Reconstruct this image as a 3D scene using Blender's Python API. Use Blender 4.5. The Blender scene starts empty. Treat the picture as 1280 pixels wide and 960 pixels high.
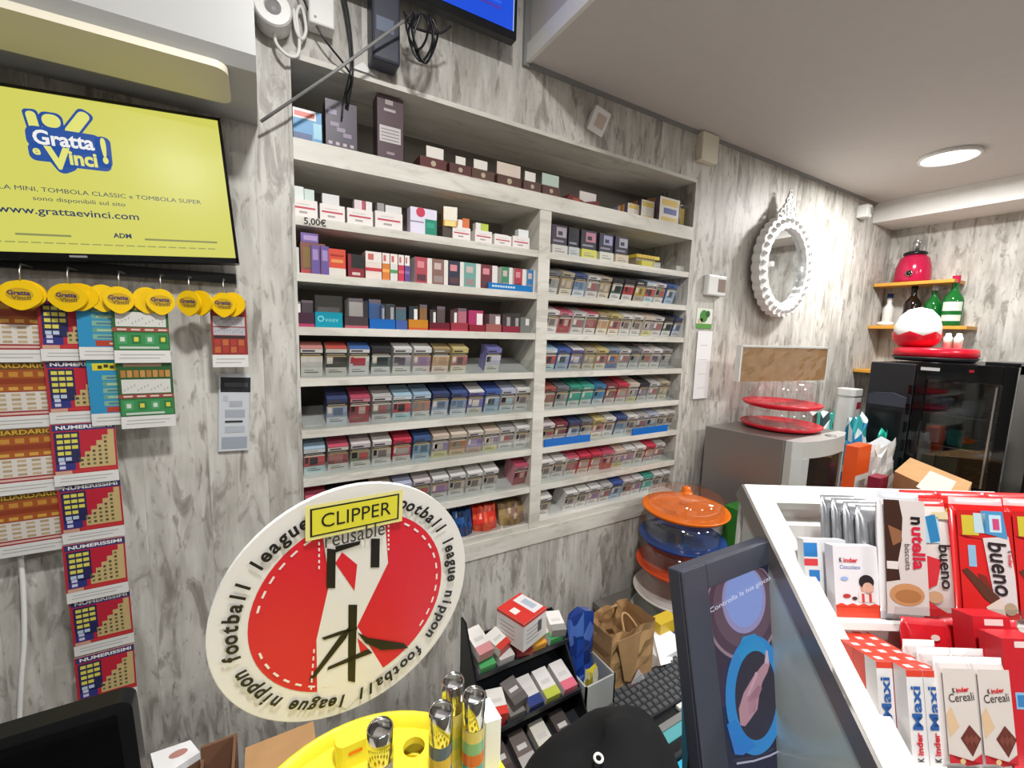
import bpy, bmesh, math, random
from mathutils import Matrix, Vector
random.seed(7)
sc = bpy.context.scene
COL = sc.collection
V = Vector
# ------------------------------------------------------------------ camera
CAM = V((0.0, -1.15, 1.62))
YAW, PITCH, ROLL, FPX = math.radians(30.34), math.radians(-7.03), math.radians(1.71), 534.0
_f = V((math.sin(YAW) * math.cos(PITCH), math.cos(YAW) * math.cos(PITCH), math.sin(PITCH)))
_r0 = V((math.cos(YAW), -math.sin(YAW), 0)); _u0 = _r0.cross(_f)
_r = _r0 * math.cos(ROLL) + _u0 * math.sin(ROLL); _u = _u0 * math.cos(ROLL) - _r0 * math.sin(ROLL)
cam = bpy.data.objects.new('camera', bpy.data.cameras.new('camera')); COL.objects.link(cam)
cam.matrix_world = Matrix(((_r.x, _u.x, -_f.x, CAM.x), (_r.y, _u.y, -_f.y, CAM.y), (_r.z, _u.z, -_f.z, CAM.z), (0, 0, 0, 1)))
cam.data.sensor_fit = 'HORIZONTAL'; cam.data.sensor_width = 36.0; cam.data.lens = FPX / 1280 * 36.0
cam.data.clip_start = 0.02
sc.camera = cam
# ------------------------------------------------------------------ view, world, room lamps
sc.view_settings.view_transform = 'Standard'; sc.view_settings.look = 'None'
sc.view_settings.gamma = 1.0; sc.view_settings.use_curve_mapping = False
sc.view_settings.exposure = 0.0
W = bpy.data.worlds.new('world'); sc.world = W; W.use_nodes = True
W.node_tree.nodes['Background'].inputs[0].default_value = (0.8, 0.85, 0.9, 1)
W.node_tree.nodes['Background'].inputs[1].default_value = 0.15
Z_LOW, Z_HIGH, X_STEP, X_R = 2.39, 2.70, 0.694, 3.27
LAMPS = [  # x, y, z, watts, radius
    (2.465, -0.436, Z_LOW, 19.0, 0.085),
    (1.35, -1.75, Z_LOW, 14.0, 0.085),
    (2.35, -1.75, Z_LOW, 16.0, 0.085),
    (0.17, -1.15, Z_HIGH, 27.0, 0.085),
    (-0.4, -2.4, Z_HIGH, 14.0, 0.085),
]
def lamp_light(x, y, z, w, r):
    l = bpy.data.lights.new('downlight', 'AREA'); l.shape = 'DISK'; l.size = r * 1.9; l.energy = w; l.color = (1.0, 0.99, 0.975)
    o = bpy.data.objects.new('downlight_light', l); COL.objects.link(o); o.location = (x, y, z - 0.022)
for a in LAMPS: lamp_light(*a)

# ------------------------------------------------------------------ pixel readings turned into points on real planes
def ray(px, py): return _r * ((px - 640) / FPX) - _u * ((py - 480) / FPX) + _f
def at_y(px, py, y): r = ray(px, py); return CAM + r * ((y - CAM.y) / r.y)
def at_x(px, py, x): r = ray(px, py); return CAM + r * ((x - CAM.x) / r.x)
def at_z(px, py, z): r = ray(px, py); return CAM + r * ((z - CAM.z) / r.z)
def at_t(px, py, t): return CAM + ray(px, py) * t

# ------------------------------------------------------------------ materials
def lin(c):
    if isinstance(c, str): c = [int(c[i:i + 2], 16) / 255 for i in (0, 2, 4)]
    return tuple((x / 12.92 if x <= 0.04045 else ((x + 0.055) / 1.055) ** 2.4) for x in c)
MATS = {}
def mat(name, col='808080', rough=0.5, metal=0.0, trans=0.0, emit=None, attr=False, noise=0.0, ior=1.45, spec=0.5):
    if name in MATS: return MATS[name]
    m = bpy.data.materials.new(name); m.use_nodes = True; nt = m.node_tree; b = nt.nodes['Principled BSDF']
    b.inputs['Base Color'].default_value = (*lin(col), 1); b.inputs['Roughness'].default_value = rough
    b.inputs['Metallic'].default_value = metal; b.inputs['IOR'].default_value = ior
    b.inputs['Transmission Weight'].default_value = trans; b.inputs['Specular IOR Level'].default_value = spec
    src = None
    if attr:
        a = nt.nodes.new('ShaderNodeVertexColor'); a.layer_name = 'Col'; src = a.outputs[0]
    if noise:
        tc = nt.nodes.new('ShaderNodeTexCoord'); n = nt.nodes.new('ShaderNodeTexNoise'); n.inputs['Scale'].default_value = 25; n.inputs['Detail'].default_value = 5
        nt.links.new(tc.outputs['Object'], n.inputs['Vector'])
        mx = nt.nodes.new('ShaderNodeMix'); mx.data_type = 'RGBA'; mx.blend_type = 'MULTIPLY'; mx.inputs[0].default_value = 1.0
        rp = nt.nodes.new('ShaderNodeMapRange'); rp.inputs[1].default_value = 0.3; rp.inputs[2].default_value = 0.7
        rp.inputs[3].default_value = 1 - noise; rp.inputs[4].default_value = 1 + noise * 0.4
        nt.links.new(n.outputs[0], rp.inputs[0])
        if src: nt.links.new(src, mx.inputs[6])
        else: mx.inputs[6].default_value = (*lin(col), 1)
        nt.links.new(rp.outputs[0], mx.inputs[7]); src = mx.outputs[2]
    if src: nt.links.new(src, b.inputs['Base Color'])
    if emit:
        if src: nt.links.new(src, b.inputs['Emission Color']); 
        else: b.inputs['Emission Color'].default_value = (*lin(col), 1)
        b.inputs['Emission Strength'].default_value = emit
        if attr:
            b.inputs['Base Color'].default_value = (0.01, 0.01, 0.01, 1)
            for l in list(b.inputs['Base Color'].links): nt.links.remove(l)
    MATS[name] = m; return m
mat('printed_card', attr=True, rough=0.38)
mat('printed_gloss', attr=True, rough=0.22)
mat('printed_matt', attr=True, rough=0.75)
mat('lit_screen', attr=True, rough=0.25, emit=0.93)
mat('dim_screen', attr=True, rough=0.2, emit=0.28)
mat('white_paint', 'e9e7e2', 0.6, noise=0.03)
mat('shade_paint', '8d8a86', 0.8)
mat('ceiling_paint', 'cdc8c4', 0.8, noise=0.02)
mat('white_plastic', 'e8e8e4', 0.35)
mat('toned_white', 'b6b6b4', 0.4)  # white casing toned down in colour to hold back its brightness
mat('cream_plastic', 'e6dfcb', 0.45)
mat('grey_plastic', '8c8c8a', 0.4)
mat('key_plastic', '56585a', 0.45)
mat('dark_plastic', '24262b', 0.42)
mat('black_plastic', '121316', 0.3)
mat('black_gloss', '0b0c0e', 0.08)
mat('black_cloth', '0c0c0e', 0.95)
mat('slate_plastic', '3d404c', 0.4)
mat('yellow_plastic', 'e6d83c', 0.35)
mat('amber_plastic', 'efc410', 0.3)
mat('chrome', 'c8c6c2', 0.12, metal=1.0)
mat('steel', 'b5b4b2', 0.35, metal=1.0)
mat('grey_metal', '8f8a86', 0.35, metal=0.6)
mat('silver_plastic', 'bfc0bc', 0.35, metal=0.15)
mat('orange_plastic', 'ee7410', 0.3)
mat('red_orange_plastic', 'e8501c', 0.3)
mat('blue_plastic', '1f468c', 0.25)
mat('red_plastic', 'd3142c', 0.25)
mat('offwhite_plastic', 'e4dfd8', 0.3)
mat('wood_board', 'd79a3a', 0.45, noise=0.15)
mat('kraft_paper', 'b08a5e', 0.85, noise=0.12)
mat('cardboard', 'b98f62', 0.9, noise=0.1)
mat('dark_cardboard', '7a5640', 0.9, noise=0.1)
mat('white_paper', 'efeff0', 0.8)
mat('cobalt_acrylic', '1268c0', 0.25)
mat('teal_plastic', '2a9ac0', 0.35)
mat('green_card', '2f7a2a', 0.5)
mat('foil', 'c9cbd0', 0.28, metal=0.85, noise=0.1)
mat('grey_worktop', '7c7872', 0.5, noise=0.1)
mat('taupe_panel', '8f8880', 0.6)
mat('floor_tile', '5c5955', 0.4, noise=0.1)
mat('frosted_glass', 'b3c0be', 0.12)
mat('mirror_glass', 'dfe3e4', 0.03, metal=1.0)
mat('white_frame', 'f0f0ee', 0.3)
mat('dark_glass', '15181b', 0.05)
mat('green_glass', '1f7a34', 0.08, trans=0.35)
mat('brown_glass', '201610', 0.08, trans=0.1)
mat('red_gloss', 'b41c44', 0.15)
mat('led_disc', 'ffffff', 0.4, emit=9.0)
def clear(name, tint='ffffff', gloss=0.1, rough=0.05, dens=0.0):
    m = bpy.data.materials.new(name); m.use_nodes = True; nt = m.node_tree; nt.nodes.clear()
    o = nt.nodes.new('ShaderNodeOutputMaterial'); mx = nt.nodes.new('ShaderNodeMixShader'); t = nt.nodes.new('ShaderNodeBsdfTransparent'); g = nt.nodes.new('ShaderNodeBsdfGlossy')
    t.inputs[0].default_value = (*lin(tint), 1); g.inputs['Roughness'].default_value = rough; g.inputs['Color'].default_value = (0.95, 0.95, 0.95, 1)
    mx.inputs[0].default_value = gloss
    nt.links.new(t.outputs[0], mx.inputs[1]); nt.links.new(g.outputs[0], mx.inputs[2]); nt.links.new(mx.outputs[0], o.inputs[0]); MATS[name] = m
clear('clear_plastic', 'f4f4f4', 0.13)
clear('clear_acrylic', 'f6f8f8', 0.07)
clear('tinted_glass', 'd8e2e0', 0.5, 0.12)
clear('fridge_glass', 'c4cacc', 0.07, 0.04)

def laminate(name, horizontal=False, tone=1.0):
    """whitewashed worn timber laminate: pale boards with upright grey-brown smudges and fine grain"""
    m = bpy.data.materials.new(name); m.use_nodes = True; nt = m.node_tree; N = nt.nodes.new; L = nt.links.new
    b = nt.nodes['Principled BSDF']; b.inputs['Roughness'].default_value = 0.5
    tc = N('ShaderNodeTexCoord'); sp = N('ShaderNodeSeparateXYZ'); L(tc.outputs['Object'], sp.inputs[0])
    def math_(op, a, b_):
        n = N('ShaderNodeMath'); n.operation = op
        for i, x in enumerate((a, b_)):
            if x is None: continue
            if isinstance(x, (int, float)): n.inputs[i].default_value = x
            else: L(x, n.inputs[i])
        return n.outputs[0]
    if horizontal:
        across = math_('ADD', sp.outputs[2], math_('MULTIPLY', sp.outputs[1], 1.0)); along = sp.outputs[0]
    else:
        across = math_('ADD', sp.outputs[0], sp.outputs[1]); along = sp.outputs[2]
    board = math_('FLOOR', math_('DIVIDE', across, 0.115), None)
    wn = N('ShaderNodeTexWhiteNoise'); wn.noise_dimensions = '1D'; L(board, wn.inputs['W'])
    def vec(sa, sl, off):
        c = N('ShaderNodeCombineXYZ'); L(math_('MULTIPLY', across, sa), c.inputs[0]); L(math_('MULTIPLY', wn.outputs[0], off), c.inputs[1]); L(math_('MULTIPLY', along, sl), c.inputs[2]); return c.outputs[0]
    def noise(v, det, rough=0.6, dist=0.0):
        n = N('ShaderNodeTexNoise'); n.inputs['Scale'].default_value = 1.0; n.inputs['Detail'].default_value = det; n.inputs['Roughness'].default_value = rough; n.inputs['Distortion'].default_value = dist
        L(v, n.inputs['Vector']); return n.outputs[0]
    def ramp(x, stops):
        r = N('ShaderNodeValToRGB'); e = r.color_ramp.elements
        while len(e) < len(stops): e.new(0.5)
        for el, (p, c) in zip(e, stops): el.position = p; el.color = (c, c, c, 1)
        L(x, r.inputs[0]); return r.outputs[0]
    patch = ramp(noise(vec(25, 7.0, 7.0), 5, 0.62, 0.9), [(0.53, 0), (0.60, 0.65), (0.70, 1)])
    soft = ramp(noise(vec(13, 3.6, 3.0), 4, 0.58), [(0.40, 0), (0.62, 1)])
    light = ramp(noise(vec(42, 5.0, 5.0), 3, 0.55, 0.3), [(0.48, 0), (0.66, 1)])
    fleck = ramp(noise(vec(70, 20, 9.0), 4, 0.6, 0.6), [(0.60, 0), (0.70, 1)])
    grain = noise(vec(150, 5, 1.0), 4, 0.7)
    seam = ramp(math_('FRACT', math_('DIVIDE', across, 0.115), None), [(0.0, 1), (0.018, 0)])
    def mix(f, a, c, amt=1.0):
        n = N('ShaderNodeMix'); n.data_type = 'RGBA'
        if amt != 1.0: f = math_('MULTIPLY', f, amt)
        L(f, n.inputs[0])
        for i, x in ((6, a), (7, c)):
            if isinstance(x, str): n.inputs[i].default_value = (*[v * tone for v in lin(x)], 1)
            else: L(x, n.inputs[i])
        return n.outputs[2]
    if horizontal:
        col = mix(soft, 'e0ddd3', 'c6c2b6', 0.7); col = mix(patch, col, '8d887e', 0.3)
        seamamt = 0.0
    else:
        col = mix(soft, 'd0cdc5', 'a6a299', 0.9); col = mix(light, col, 'dcdad4', 0.55); col = mix(patch, col, '716960', 0.72); col = mix(fleck, col, '655d54', 0.55); seamamt = 0.28
    col = mix(ramp(grain, [(0.5, 0), (0.75, 1)]), col, '9a948a', 0.2)
    if seamamt: col = mix(seam, col, '57514a', seamamt)
    L(col, b.inputs['Base Color']); MATS[name] = m
laminate('worn_laminate'); laminate('shelf_laminate', True)

# ------------------------------------------------------------------ mesh builder
_txt = {}
def text_mesh(s, bold=0.0):
    k = (s, bold)
    if k not in _txt:
        c = bpy.data.curves.new('lettering', 'FONT'); c.body = s; c.size = 1.0; c.align_x = 'CENTER'; c.align_y = 'CENTER'; c.offset = bold; c.resolution_u = 3
        o = bpy.data.objects.new('lettering', c); COL.objects.link(o)
        me = o.evaluated_get(bpy.context.evaluated_depsgraph_get()).to_mesh()
        _txt[k] = ([(v.co.x, v.co.y) for v in me.vertices], [tuple(p.vertices) for p in me.polygons])
        bpy.data.objects.remove(o); bpy.data.curves.remove(c)
    return _txt[k]
def frame(o, right, up):
    r = V(right).normalized(); u = V(up); u = (u - r * u.dot(r)).normalized(); n = r.cross(u)
    return Matrix(((r.x, u.x, n.x, o[0]), (r.y, u.y, n.y, o[1]), (r.z, u.z, n.z, o[2]), (0, 0, 0, 1)))
def on_wall(x, y, z, roll=0.0): return frame((x, y, z), (math.cos(roll), 0, math.sin(roll)), (-math.sin(roll), 0, math.cos(roll)))
def on_right(x, y, z): return frame((x, y, z), (0, -1, 0), (0, 0, 1))
def flat(x, y, z, a=0.0): return Matrix.Translation((x, y, z)) @ Matrix.Rotation(a, 4, 'Z')
class MB:
    def __init__(s, mat='printed_card', col='ffffff', M=None):
        s.v = []; s.f = []; s.m = []; s.c = []; s.sm = []; s.mat = mat; s.col = col; s.M = M or Matrix()
    def add(s, vs, fs, mat=None, col=None, smooth=False):
        n = len(s.v); M = s.M
        s.v += [M @ V(p) for p in vs]; s.f += [tuple(i + n for i in f) for f in fs]
        k = len(fs); s.m += [mat or s.mat] * k; s.c += [lin(col if col is not None else s.col)] * k; s.sm += [smooth] * k
        return s
    def box(s, x0, x1, y0, y1, z0, z1, mat=None, col=None):
        vs = [(x, y, z) for x in (x0, x1) for y in (y0, y1) for z in (z0, z1)]
        return s.add(vs, [(0, 1, 3, 2), (4, 6, 7, 5), (0, 4, 5, 1), (2, 3, 7, 6), (0, 2, 6, 4), (1, 5, 7, 3)], mat, col)
    def rect(s, x0, y0, x1, y1, z, col=None, mat=None): return s.add([(x0, y0, z), (x1, y0, z), (x1, y1, z), (x0, y1, z)], [(0, 1, 2, 3)], mat, col)
    def poly(s, pts, z, col=None, mat=None): return s.add([(x, y, z) for x, y in pts], [tuple(range(len(pts)))], mat, col)
    def prism(s, pts, z0, z1, mat=None, col=None, smooth=False):
        n = len(pts)
        a = sum(pts[i][0] * pts[(i + 1) % n][1] - pts[(i + 1) % n][0] * pts[i][1] for i in range(n))
        if a < 0: pts = pts[::-1]
        vs = [(x, y, z0) for x, y in pts] + [(x, y, z1) for x, y in pts]
        s.add(vs, [tuple(range(n - 1, -1, -1)), tuple(range(n, 2 * n))], mat, col)
        return s.add(vs, [(i, (i + 1) % n, n + (i + 1) % n, n + i) for i in range(n)], mat, col, smooth)
    def lathe(s, prof, n=28, mat=None, col=None, smooth=True, cx=0, cy=0):
        vs = []; fs = []
        for r, z in prof:
            for k in range(n):
                a = 2 * math.pi * k / n; vs.append((cx + r * math.cos(a), cy + r * math.sin(a), z))
        for j in range(len(prof) - 1):
            for k in range(n):
                k2 = (k + 1) % n; fs.append((j * n + k, j * n + k2, (j + 1) * n + k2, (j + 1) * n + k))
        return s.add(vs, fs, mat, col, smooth)
    def disc(s, cx, cy, r, z, col=None, mat=None, n=32, ry=None):
        return s.poly([(cx + r * math.cos(2 * math.pi * k / n), cy + (ry or r) * math.sin(2 * math.pi * k / n)) for k in range(n)], z, col, mat)
    def tube(s, pts, r, n=8, mat=None, col=None, closed=False):
        pts = [V(p) for p in pts]; vs = []; fs = []; m = len(pts); ref = None
        for i, p in enumerate(pts):
            d = (pts[(i + 1) % m] - pts[i - 1]) if closed else (pts[min(i + 1, m - 1)] - pts[max(i - 1, 0)])
            d.normalize()
            if ref is None: ref = d.orthogonal().normalized()
            ref = (ref - d * ref.dot(d)).normalized(); b = d.cross(ref)
            for k in range(n):
                a = 2 * math.pi * k / n; q = p + (ref * math.cos(a) + b * math.sin(a)) * r; vs.append(q)
        for i in range(m if closed else m - 1):
            for k in range(n):
                k2 = (k + 1) % n; j = (i + 1) % m; fs.append((i * n + k, i * n + k2, j * n + k2, j * n + k))
        if not closed: fs += [tuple(range(n - 1, -1, -1)), tuple((m - 1) * n + k for k in range(n))]
        return s.add(vs, fs, mat, col, True)
    def text(s, t, x, y, size, z, col='000000', mat=None, bold=0.0, sx=1.0, rot=0.0, shear=0.0):
        vs, fs = text_mesh(t, bold); c, q = math.cos(rot), math.sin(rot)
        P = []
        for a, b in vs:
            a = a * size * sx + b * size * shear; b = b * size
            P.append((x + a * c - b * q, y + a * q + b * c, z))
        return s.add(P, fs, mat, col)
    def textw(s, t, x, y, width, z, col='000000', mat=None, bold=0.0, height=None, **k):
        vs, _ = text_mesh(t, bold); w = max(a for a, b in vs) - min(a for a, b in vs); hh = max(b for a, b in vs) - min(b for a, b in vs)
        size = (height / hh) if height else width / w
        return s.text(t, x, y, size, z, col, mat, bold, sx=width / (w * size), **k)
ORG = {}
def curve(pts, n=8):
    """smooth path through points"""
    P = [V(p) for p in pts]; P = [P[0] * 2 - P[1]] + P + [P[-1] * 2 - P[-2]]; out = []
    for i in range(1, len(P) - 2):
        a, b, c, d = P[i - 1:i + 3]
        for k in range(n):
            t = k / n; out.append(0.5 * (2 * b + (c - a) * t + (2 * a - 5 * b + 4 * c - d) * t * t + (3 * b - a - 3 * c + d) * t ** 3))
    return out + [P[-2]]
def rr(w, h, r, n=5, cx=0, cy=0):
    out = []
    for sx, sy, a0 in ((1, 1, 0), (-1, 1, 90), (-1, -1, 180), (1, -1, 270)):
        for k in range(n + 1):
            a = math.radians(a0 + 90 * k / n); out.append((cx + sx * (w / 2 - r) + r * math.cos(a), cy + sy * (h / 2 - r) + r * math.sin(a)))
    return out
def obj(name, mb, parent=None, origin=None, bevel=0.0, label=None):
    if origin is None:
        if parent is not None: origin = ORG[parent.name]
        else:
            xs, ys, zs = zip(*mb.v); origin = V(((min(xs) + max(xs)) / 2, (min(ys) + max(ys)) / 2, min(zs)))
    me = bpy.data.meshes.new(name); me.from_pydata([v - origin for v in mb.v], [], mb.f)
    keys = list(dict.fromkeys(mb.m))
    for k in keys: me.materials.append(MATS[k])
    ix = {k: i for i, k in enumerate(keys)}
    me.polygons.foreach_set('material_index', [ix[k] for k in mb.m]); me.polygons.foreach_set('use_smooth', mb.sm)
    ca = me.color_attributes.new('Col', 'FLOAT_COLOR', 'CORNER'); data = []
    for p, c in zip(me.polygons, mb.c): data += [*c, 1.0] * p.loop_total
    ca.data.foreach_set('color', data); me.update()
    o = bpy.data.objects.new(name, me); COL.objects.link(o); ORG[o.name] = V(origin)
    if parent is not None: o.parent = parent; o.location = V(origin) - ORG[parent.name]
    else: o.location = origin
    if bevel:
        b = o.modifiers.new('Bevel', 'BEVEL'); b.width = bevel; b.segments = 2; b.limit_method = 'ANGLE'; b.angle_limit = 0.8; b.harden_normals = False
    if label: o['label'] = label
    return o
def tag(o, label, cat, group=None):
    o['label'] = label; o['category'] = cat
    if group: o['group'] = group
    return o
def thing(name, label, cat, loc, group=None):
    o = bpy.data.objects.new(name, None); COL.objects.link(o); o.location = loc; o.empty_display_size = 0.02; ORG[o.name] = V(loc); return tag(o, label, cat, group)
def single(name, mb, label, cat, group=None, bevel=0.0): return tag(obj(name, mb, bevel=bevel), label, cat, group)
def struct(name, mb): o = obj(name, mb, origin=V((0, 0, 0))); o['kind'] = 'structure'; return o

# ------------------------------------------------------------------ room shell
U0, U1, UZ0, UZ1, UD = 0.068, 1.475, 0.955, 2.222, 0.24     # shelving opening in the back wall
w = MB('worn_laminate'); X0, Y0 = -1.7, -3.1
w.box(X0, U0, 0, 0.3, 0, 3.0); w.box(U1, X_R, 0, 0.3, 0, 3.0); w.box(U0, U1, 0, 0.3, 0, UZ0); w.box(U0, U1, 0, 0.3, UZ1, 3.0); w.box(U0, U1, UD + 0.02, 0.3, UZ0, UZ1)
struct('wall_back', w)
struct('wall_right', MB('worn_laminate').box(X_R, X_R + 0.15, Y0, 0.3, 0, 3.0))
struct('wall_left', MB('shade_paint').box(X0 - 0.15, X0, Y0, 0.3, 0, 3.0))
struct('wall_front', MB('shade_paint').box(X0, X_R, Y0 - 0.15, Y0, 0, 3.0))
struct('floor', MB('floor_tile').box(X0, X_R, Y0, 0.3, -0.1, 0))
c = MB('ceiling_paint'); c.box(X_STEP, X_R, Y0, 0, Z_LOW, 3.0); c.box(X0, X_STEP, Y0, 0, Z_HIGH, 3.0)
struct('ceiling', c)
struct('trim_1', MB('white_paint').box(2.99, X_R, Y0, 0, 2.283, Z_LOW))
struct('trim_2', MB('grey_plastic', M=None).box(X_STEP + 0.002, 2.99, -0.012, 0, Z_LOW - 0.010, Z_LOW))
struct('trim_3', MB('grey_plastic').box(X_STEP - 0.020, X_STEP, -0.012, 0, Z_LOW - 0.012, Z_HIGH))
struct('trim_4', MB('white_paint').box(X_STEP - 0.012, X_STEP, Y0, -0.012, Z_LOW - 0.004, Z_LOW + 0.045))
n_lamp = ['round white downlight glowing on the low ceiling near the right wall', 'ceiling downlight over the customer side of the shop', 'ceiling downlight near the far end of the customer side', 'downlight on the high ceiling behind the camera', 'downlight on the high ceiling far left of the yellow screen']
for (x, y, z, wt, r), lb in zip(LAMPS, n_lamp):
    t = thing('ceiling_downlight', lb, 'ceiling light', (x, y, z), 'round downlights')
    obj('rim', MB('white_plastic', M=flat(x, y, z)).lathe([(r * 1.02, 0), (r * 1.16, 0), (r * 1.14, -0.012), (r * 1.02, -0.014), (r * 1.0, -0.006)], 40), t)
    obj('diffuser', MB('led_disc', M=flat(x, y, z)).lathe([(0.0001, -0.010), (r * 0.7, -0.011), (r * 1.01, -0.006)], 40), t)

# ------------------------------------------------------------------ cigarette shelving
DIV0, DIV1 = 0.753, 0.796
LEV = [2.0, 1.862, 1.733, 1.606, 1.481, 1.351, 1.226, 1.097, 0.968]
TH = 0.010
sh = thing('cigarette_shelving', 'built-in whitewashed wood shelving full of cigarette packs in the back wall', 'shelving', ((U0 + U1) / 2, 0.1, UZ0))
g = 'shelf_laminate'
obj('back_panel', MB('taupe_panel').box(U0, U1, UD, UD + 0.018, UZ0, UZ1), sh)
for x0, x1 in ((U0, U0 + 0.008), (U1 - 0.008, U1)): obj('side_panel', MB('worn_laminate').box(x0, x1, -0.003, UD, UZ0, UZ1), sh)
obj('top_panel', MB(g).box(U0 + 0.008, U1 - 0.008, -0.003, UD, UZ1 - 0.012, UZ1), sh)
obj('divider', MB('shelf_laminate').box(DIV0, DIV1, -0.004, UD, UZ0, 1.995), sh)
obj('shelf', MB(g).box(U0 + 0.008, U1 - 0.008, -0.006, UD, 1.995, 2.042), sh)
obj('base_rail', MB(g).box(U0 + 0.008, U1 - 0.008, -0.006, 0.02, UZ0 - 0.052, UZ0 + 0.002), sh)
for i, z in enumerate(LEV[1:]):
    for x0, x1 in ((U0 + 0.008, DIV0), (DIV1, U1 - 0.008)):
        obj('shelf', MB(g).box(x0, x1, -0.002, UD, z - TH, z + TH), sh)
for i, z in enumerate(LEV[4:8]):
    for x0, x1 in ((U0 + 0.01, DIV0 - 0.002), (DIV1 + 0.002, U1 - 0.01)):
        obj('shelf_lip', MB('clear_acrylic').box(x0, x1, 0.001, 0.003, z + TH + 0.0002, z + TH + 0.04), sh, label='clear acrylic front lip of a shelf')

# ---- packs: each style = words, top colour, brand colour, photo tints, label colour
ST = {
    'wpink': ('white and pink-topped', 'd98a80', 'e9e4dc', 'd9d4cc', 'e2ddd4', 'e8e4dc'), 'redtop': ('red-topped black and white', 'c8473a', 'dedad2', '2e2b28', '34322c', 'dedacf'),
    'bwr': ('blue and white', '3565b0', 'e8e8e6', 'dedcda', 'b02834', 'e9e7e4'), 'blkgrn': ('black and green', '2b2a2c', '2d2b2c', '4d6b62', '1f2322', 'e6e4e0'),
    'wblk': ('white and black', 'ecebe6', 'e6e5e0', 'a49aa4', '4a444c', 'eae8dd'), 'wlil': ('white and lilac', 'e9e8e8', 'efeeee', 'a87a92', '8b6f9a', 'e6e2da'),
    'gold': ('gold and brown', 'b49a68', '8b7c62', 'caa87e', 'b98f6c', 'efe6d2'), 'goldy': ('gold and yellow', 'd6c27e', 'd8c56e', 'b5606a', '57463a', 'f0e4cc'),
    'grey': ('plain grey', '9a9c98', '93958f', '8b8d88', '9fa19d', 'aaaca6'), 'purp': ('purple-topped', '6a6ab6', '7878c0', 'd2d0de', 'c9c7d6', 'e4e2d2'),
    'navy': ('navy', '33406f', '2d3a63', '8fa0bc', '55657f', 'd2d8e0'), 'navy2': ('dark blue', '39508a', '3a4b7c', '8296b4', '57718c', 'd0dae2'),
    'pinkred': ('red and pink', 'c0405c', 'd88a98', '8c2a30', 'bfa095', 'a83838'), 'wgrey': ('white and grey', 'b9b6b2', 'e4e2de', '7d7472', 'a35a5a', 'd9d6d2'),
    'ltblue': ('light blue and white', 'a9cade', 'e2ecf2', 'c04a4c', '2c2a2c', 'bfe0e2'), 'ltblue2': ('pale blue', '9fc0dc', 'c8dcea', 'b4786a', '7c7a70', 'd6d8d4'),
    'blue': ('royal blue', '3a58a8', '3d5fae', '8fa6bc', '3f4e60', 'a9c4d8'), 'wpurp': ('white and purple', 'ecebe9', '5b52a2', '6f66ac', 'd9d4c4', 'd4d0bc'),
    'sky': ('lilac and sky blue', 'b6bcd8', 'ccd4e4', 'a68a7e', '9fc0c4', 'cfdede'), 'white': ('white', 'eae8e2', 'e8e6e0', 'b9b0a8', '6d625c', 'e4e2dc'),
    'redw': ('red and white', 'cc4a62', 'e9e2da', '8a4648', 'a86a66', 'e2ded6'), 'pinkw': ('pinkish white', 'e0d2d2', 'd9cccf', '7d8a6e', 'b0484a', 'e6e2da'),
    'red': ('bright red', 'd8304a', 'd52c44', 'c8404e', 'a99f94', 'd9d6cc'), 'bluel': ('deep blue', '38568e', '3f66a6', '7a9cb4', '4b5f72', 'b6c8d2'),
    'cream': ('cream and brown', 'd9c2ae', 'e2d4c4', '8a7a9c', 'bcae9a', 'd8d08c'), 'creamo': ('cream and orange', 'e2d2be', 'e0cdb6', 'b5683a', '8a7a62', 'd6b48a'),
    'creamp': ('cream and violet', 'e2d8cc', 'd9cec2', '7c6aa2', '9f8fae', 'c09a86'), 'teal': ('teal', '2f9c84', '2a9a80', '2a9a80', '2f9c84', 'd9dad2'),
    'teal2': ('sea green', '3aa893', '4ab2a0', '4ab2a0', '3aa893', 'd9dcd6'), 'azure': ('azure blue', '2f6fa0', '3d84b4', '3d84b4', '2f6fa0', 'd4dce0'),
    'maroon': ('maroon', '7a3038', '8c3a40', '8c4046', '7a5a50', 'dcd2cc'), 'brick': ('brick red', 'a24a3c', '9a4a3e', '9a5246', '8a6a5a', 'e4d8d0'),
    'dark': ('black', '26242a', '2c2a32', '5a5060', '8a7f8c', 'd4d2cc'), 'darkp': ('black and pink', '2a2630', '2e2a36', 'b87a86', '3a3644', 'd8d84a'),
    'steelc': ('steel grey', '70747c', '6c7078', '9a9a98', '848684', 'd2d2cc'), 'beige': ('beige', 'b8ab92', 'b0a48c', '94876f', 'c2b49a', 'dcd2bc'),
    'redblk': ('red and black', '2a2628', '2c282a', 'c03038', '8a2a30', 'e2dcd8'), 'yelblk': ('black and yellow', '2a2830', '34323a', 'c0a23a', '6a5a44', 'b4a894'),
    'orblue': ('orange and blue', '8fa3b6', '6a84a8', 'd0743a', '3a5a8c', '4e6fa6'),
}
def dull(c):      # pack colours blended a little toward mid grey
    v = [int(c[i:i + 2], 16) for i in (0, 2, 4)]; return ''.join('%02x' % round(x * .82 + 148 * .18) for x in v)
for k_ in ST: ST[k_] = (ST[k_][0],) + tuple(dull(c_) for c_ in ST[k_][1:])
PW, PD, PH = 0.0495, 0.0222, 0.077
TILT = math.radians(18)
_pk = {}
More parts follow.
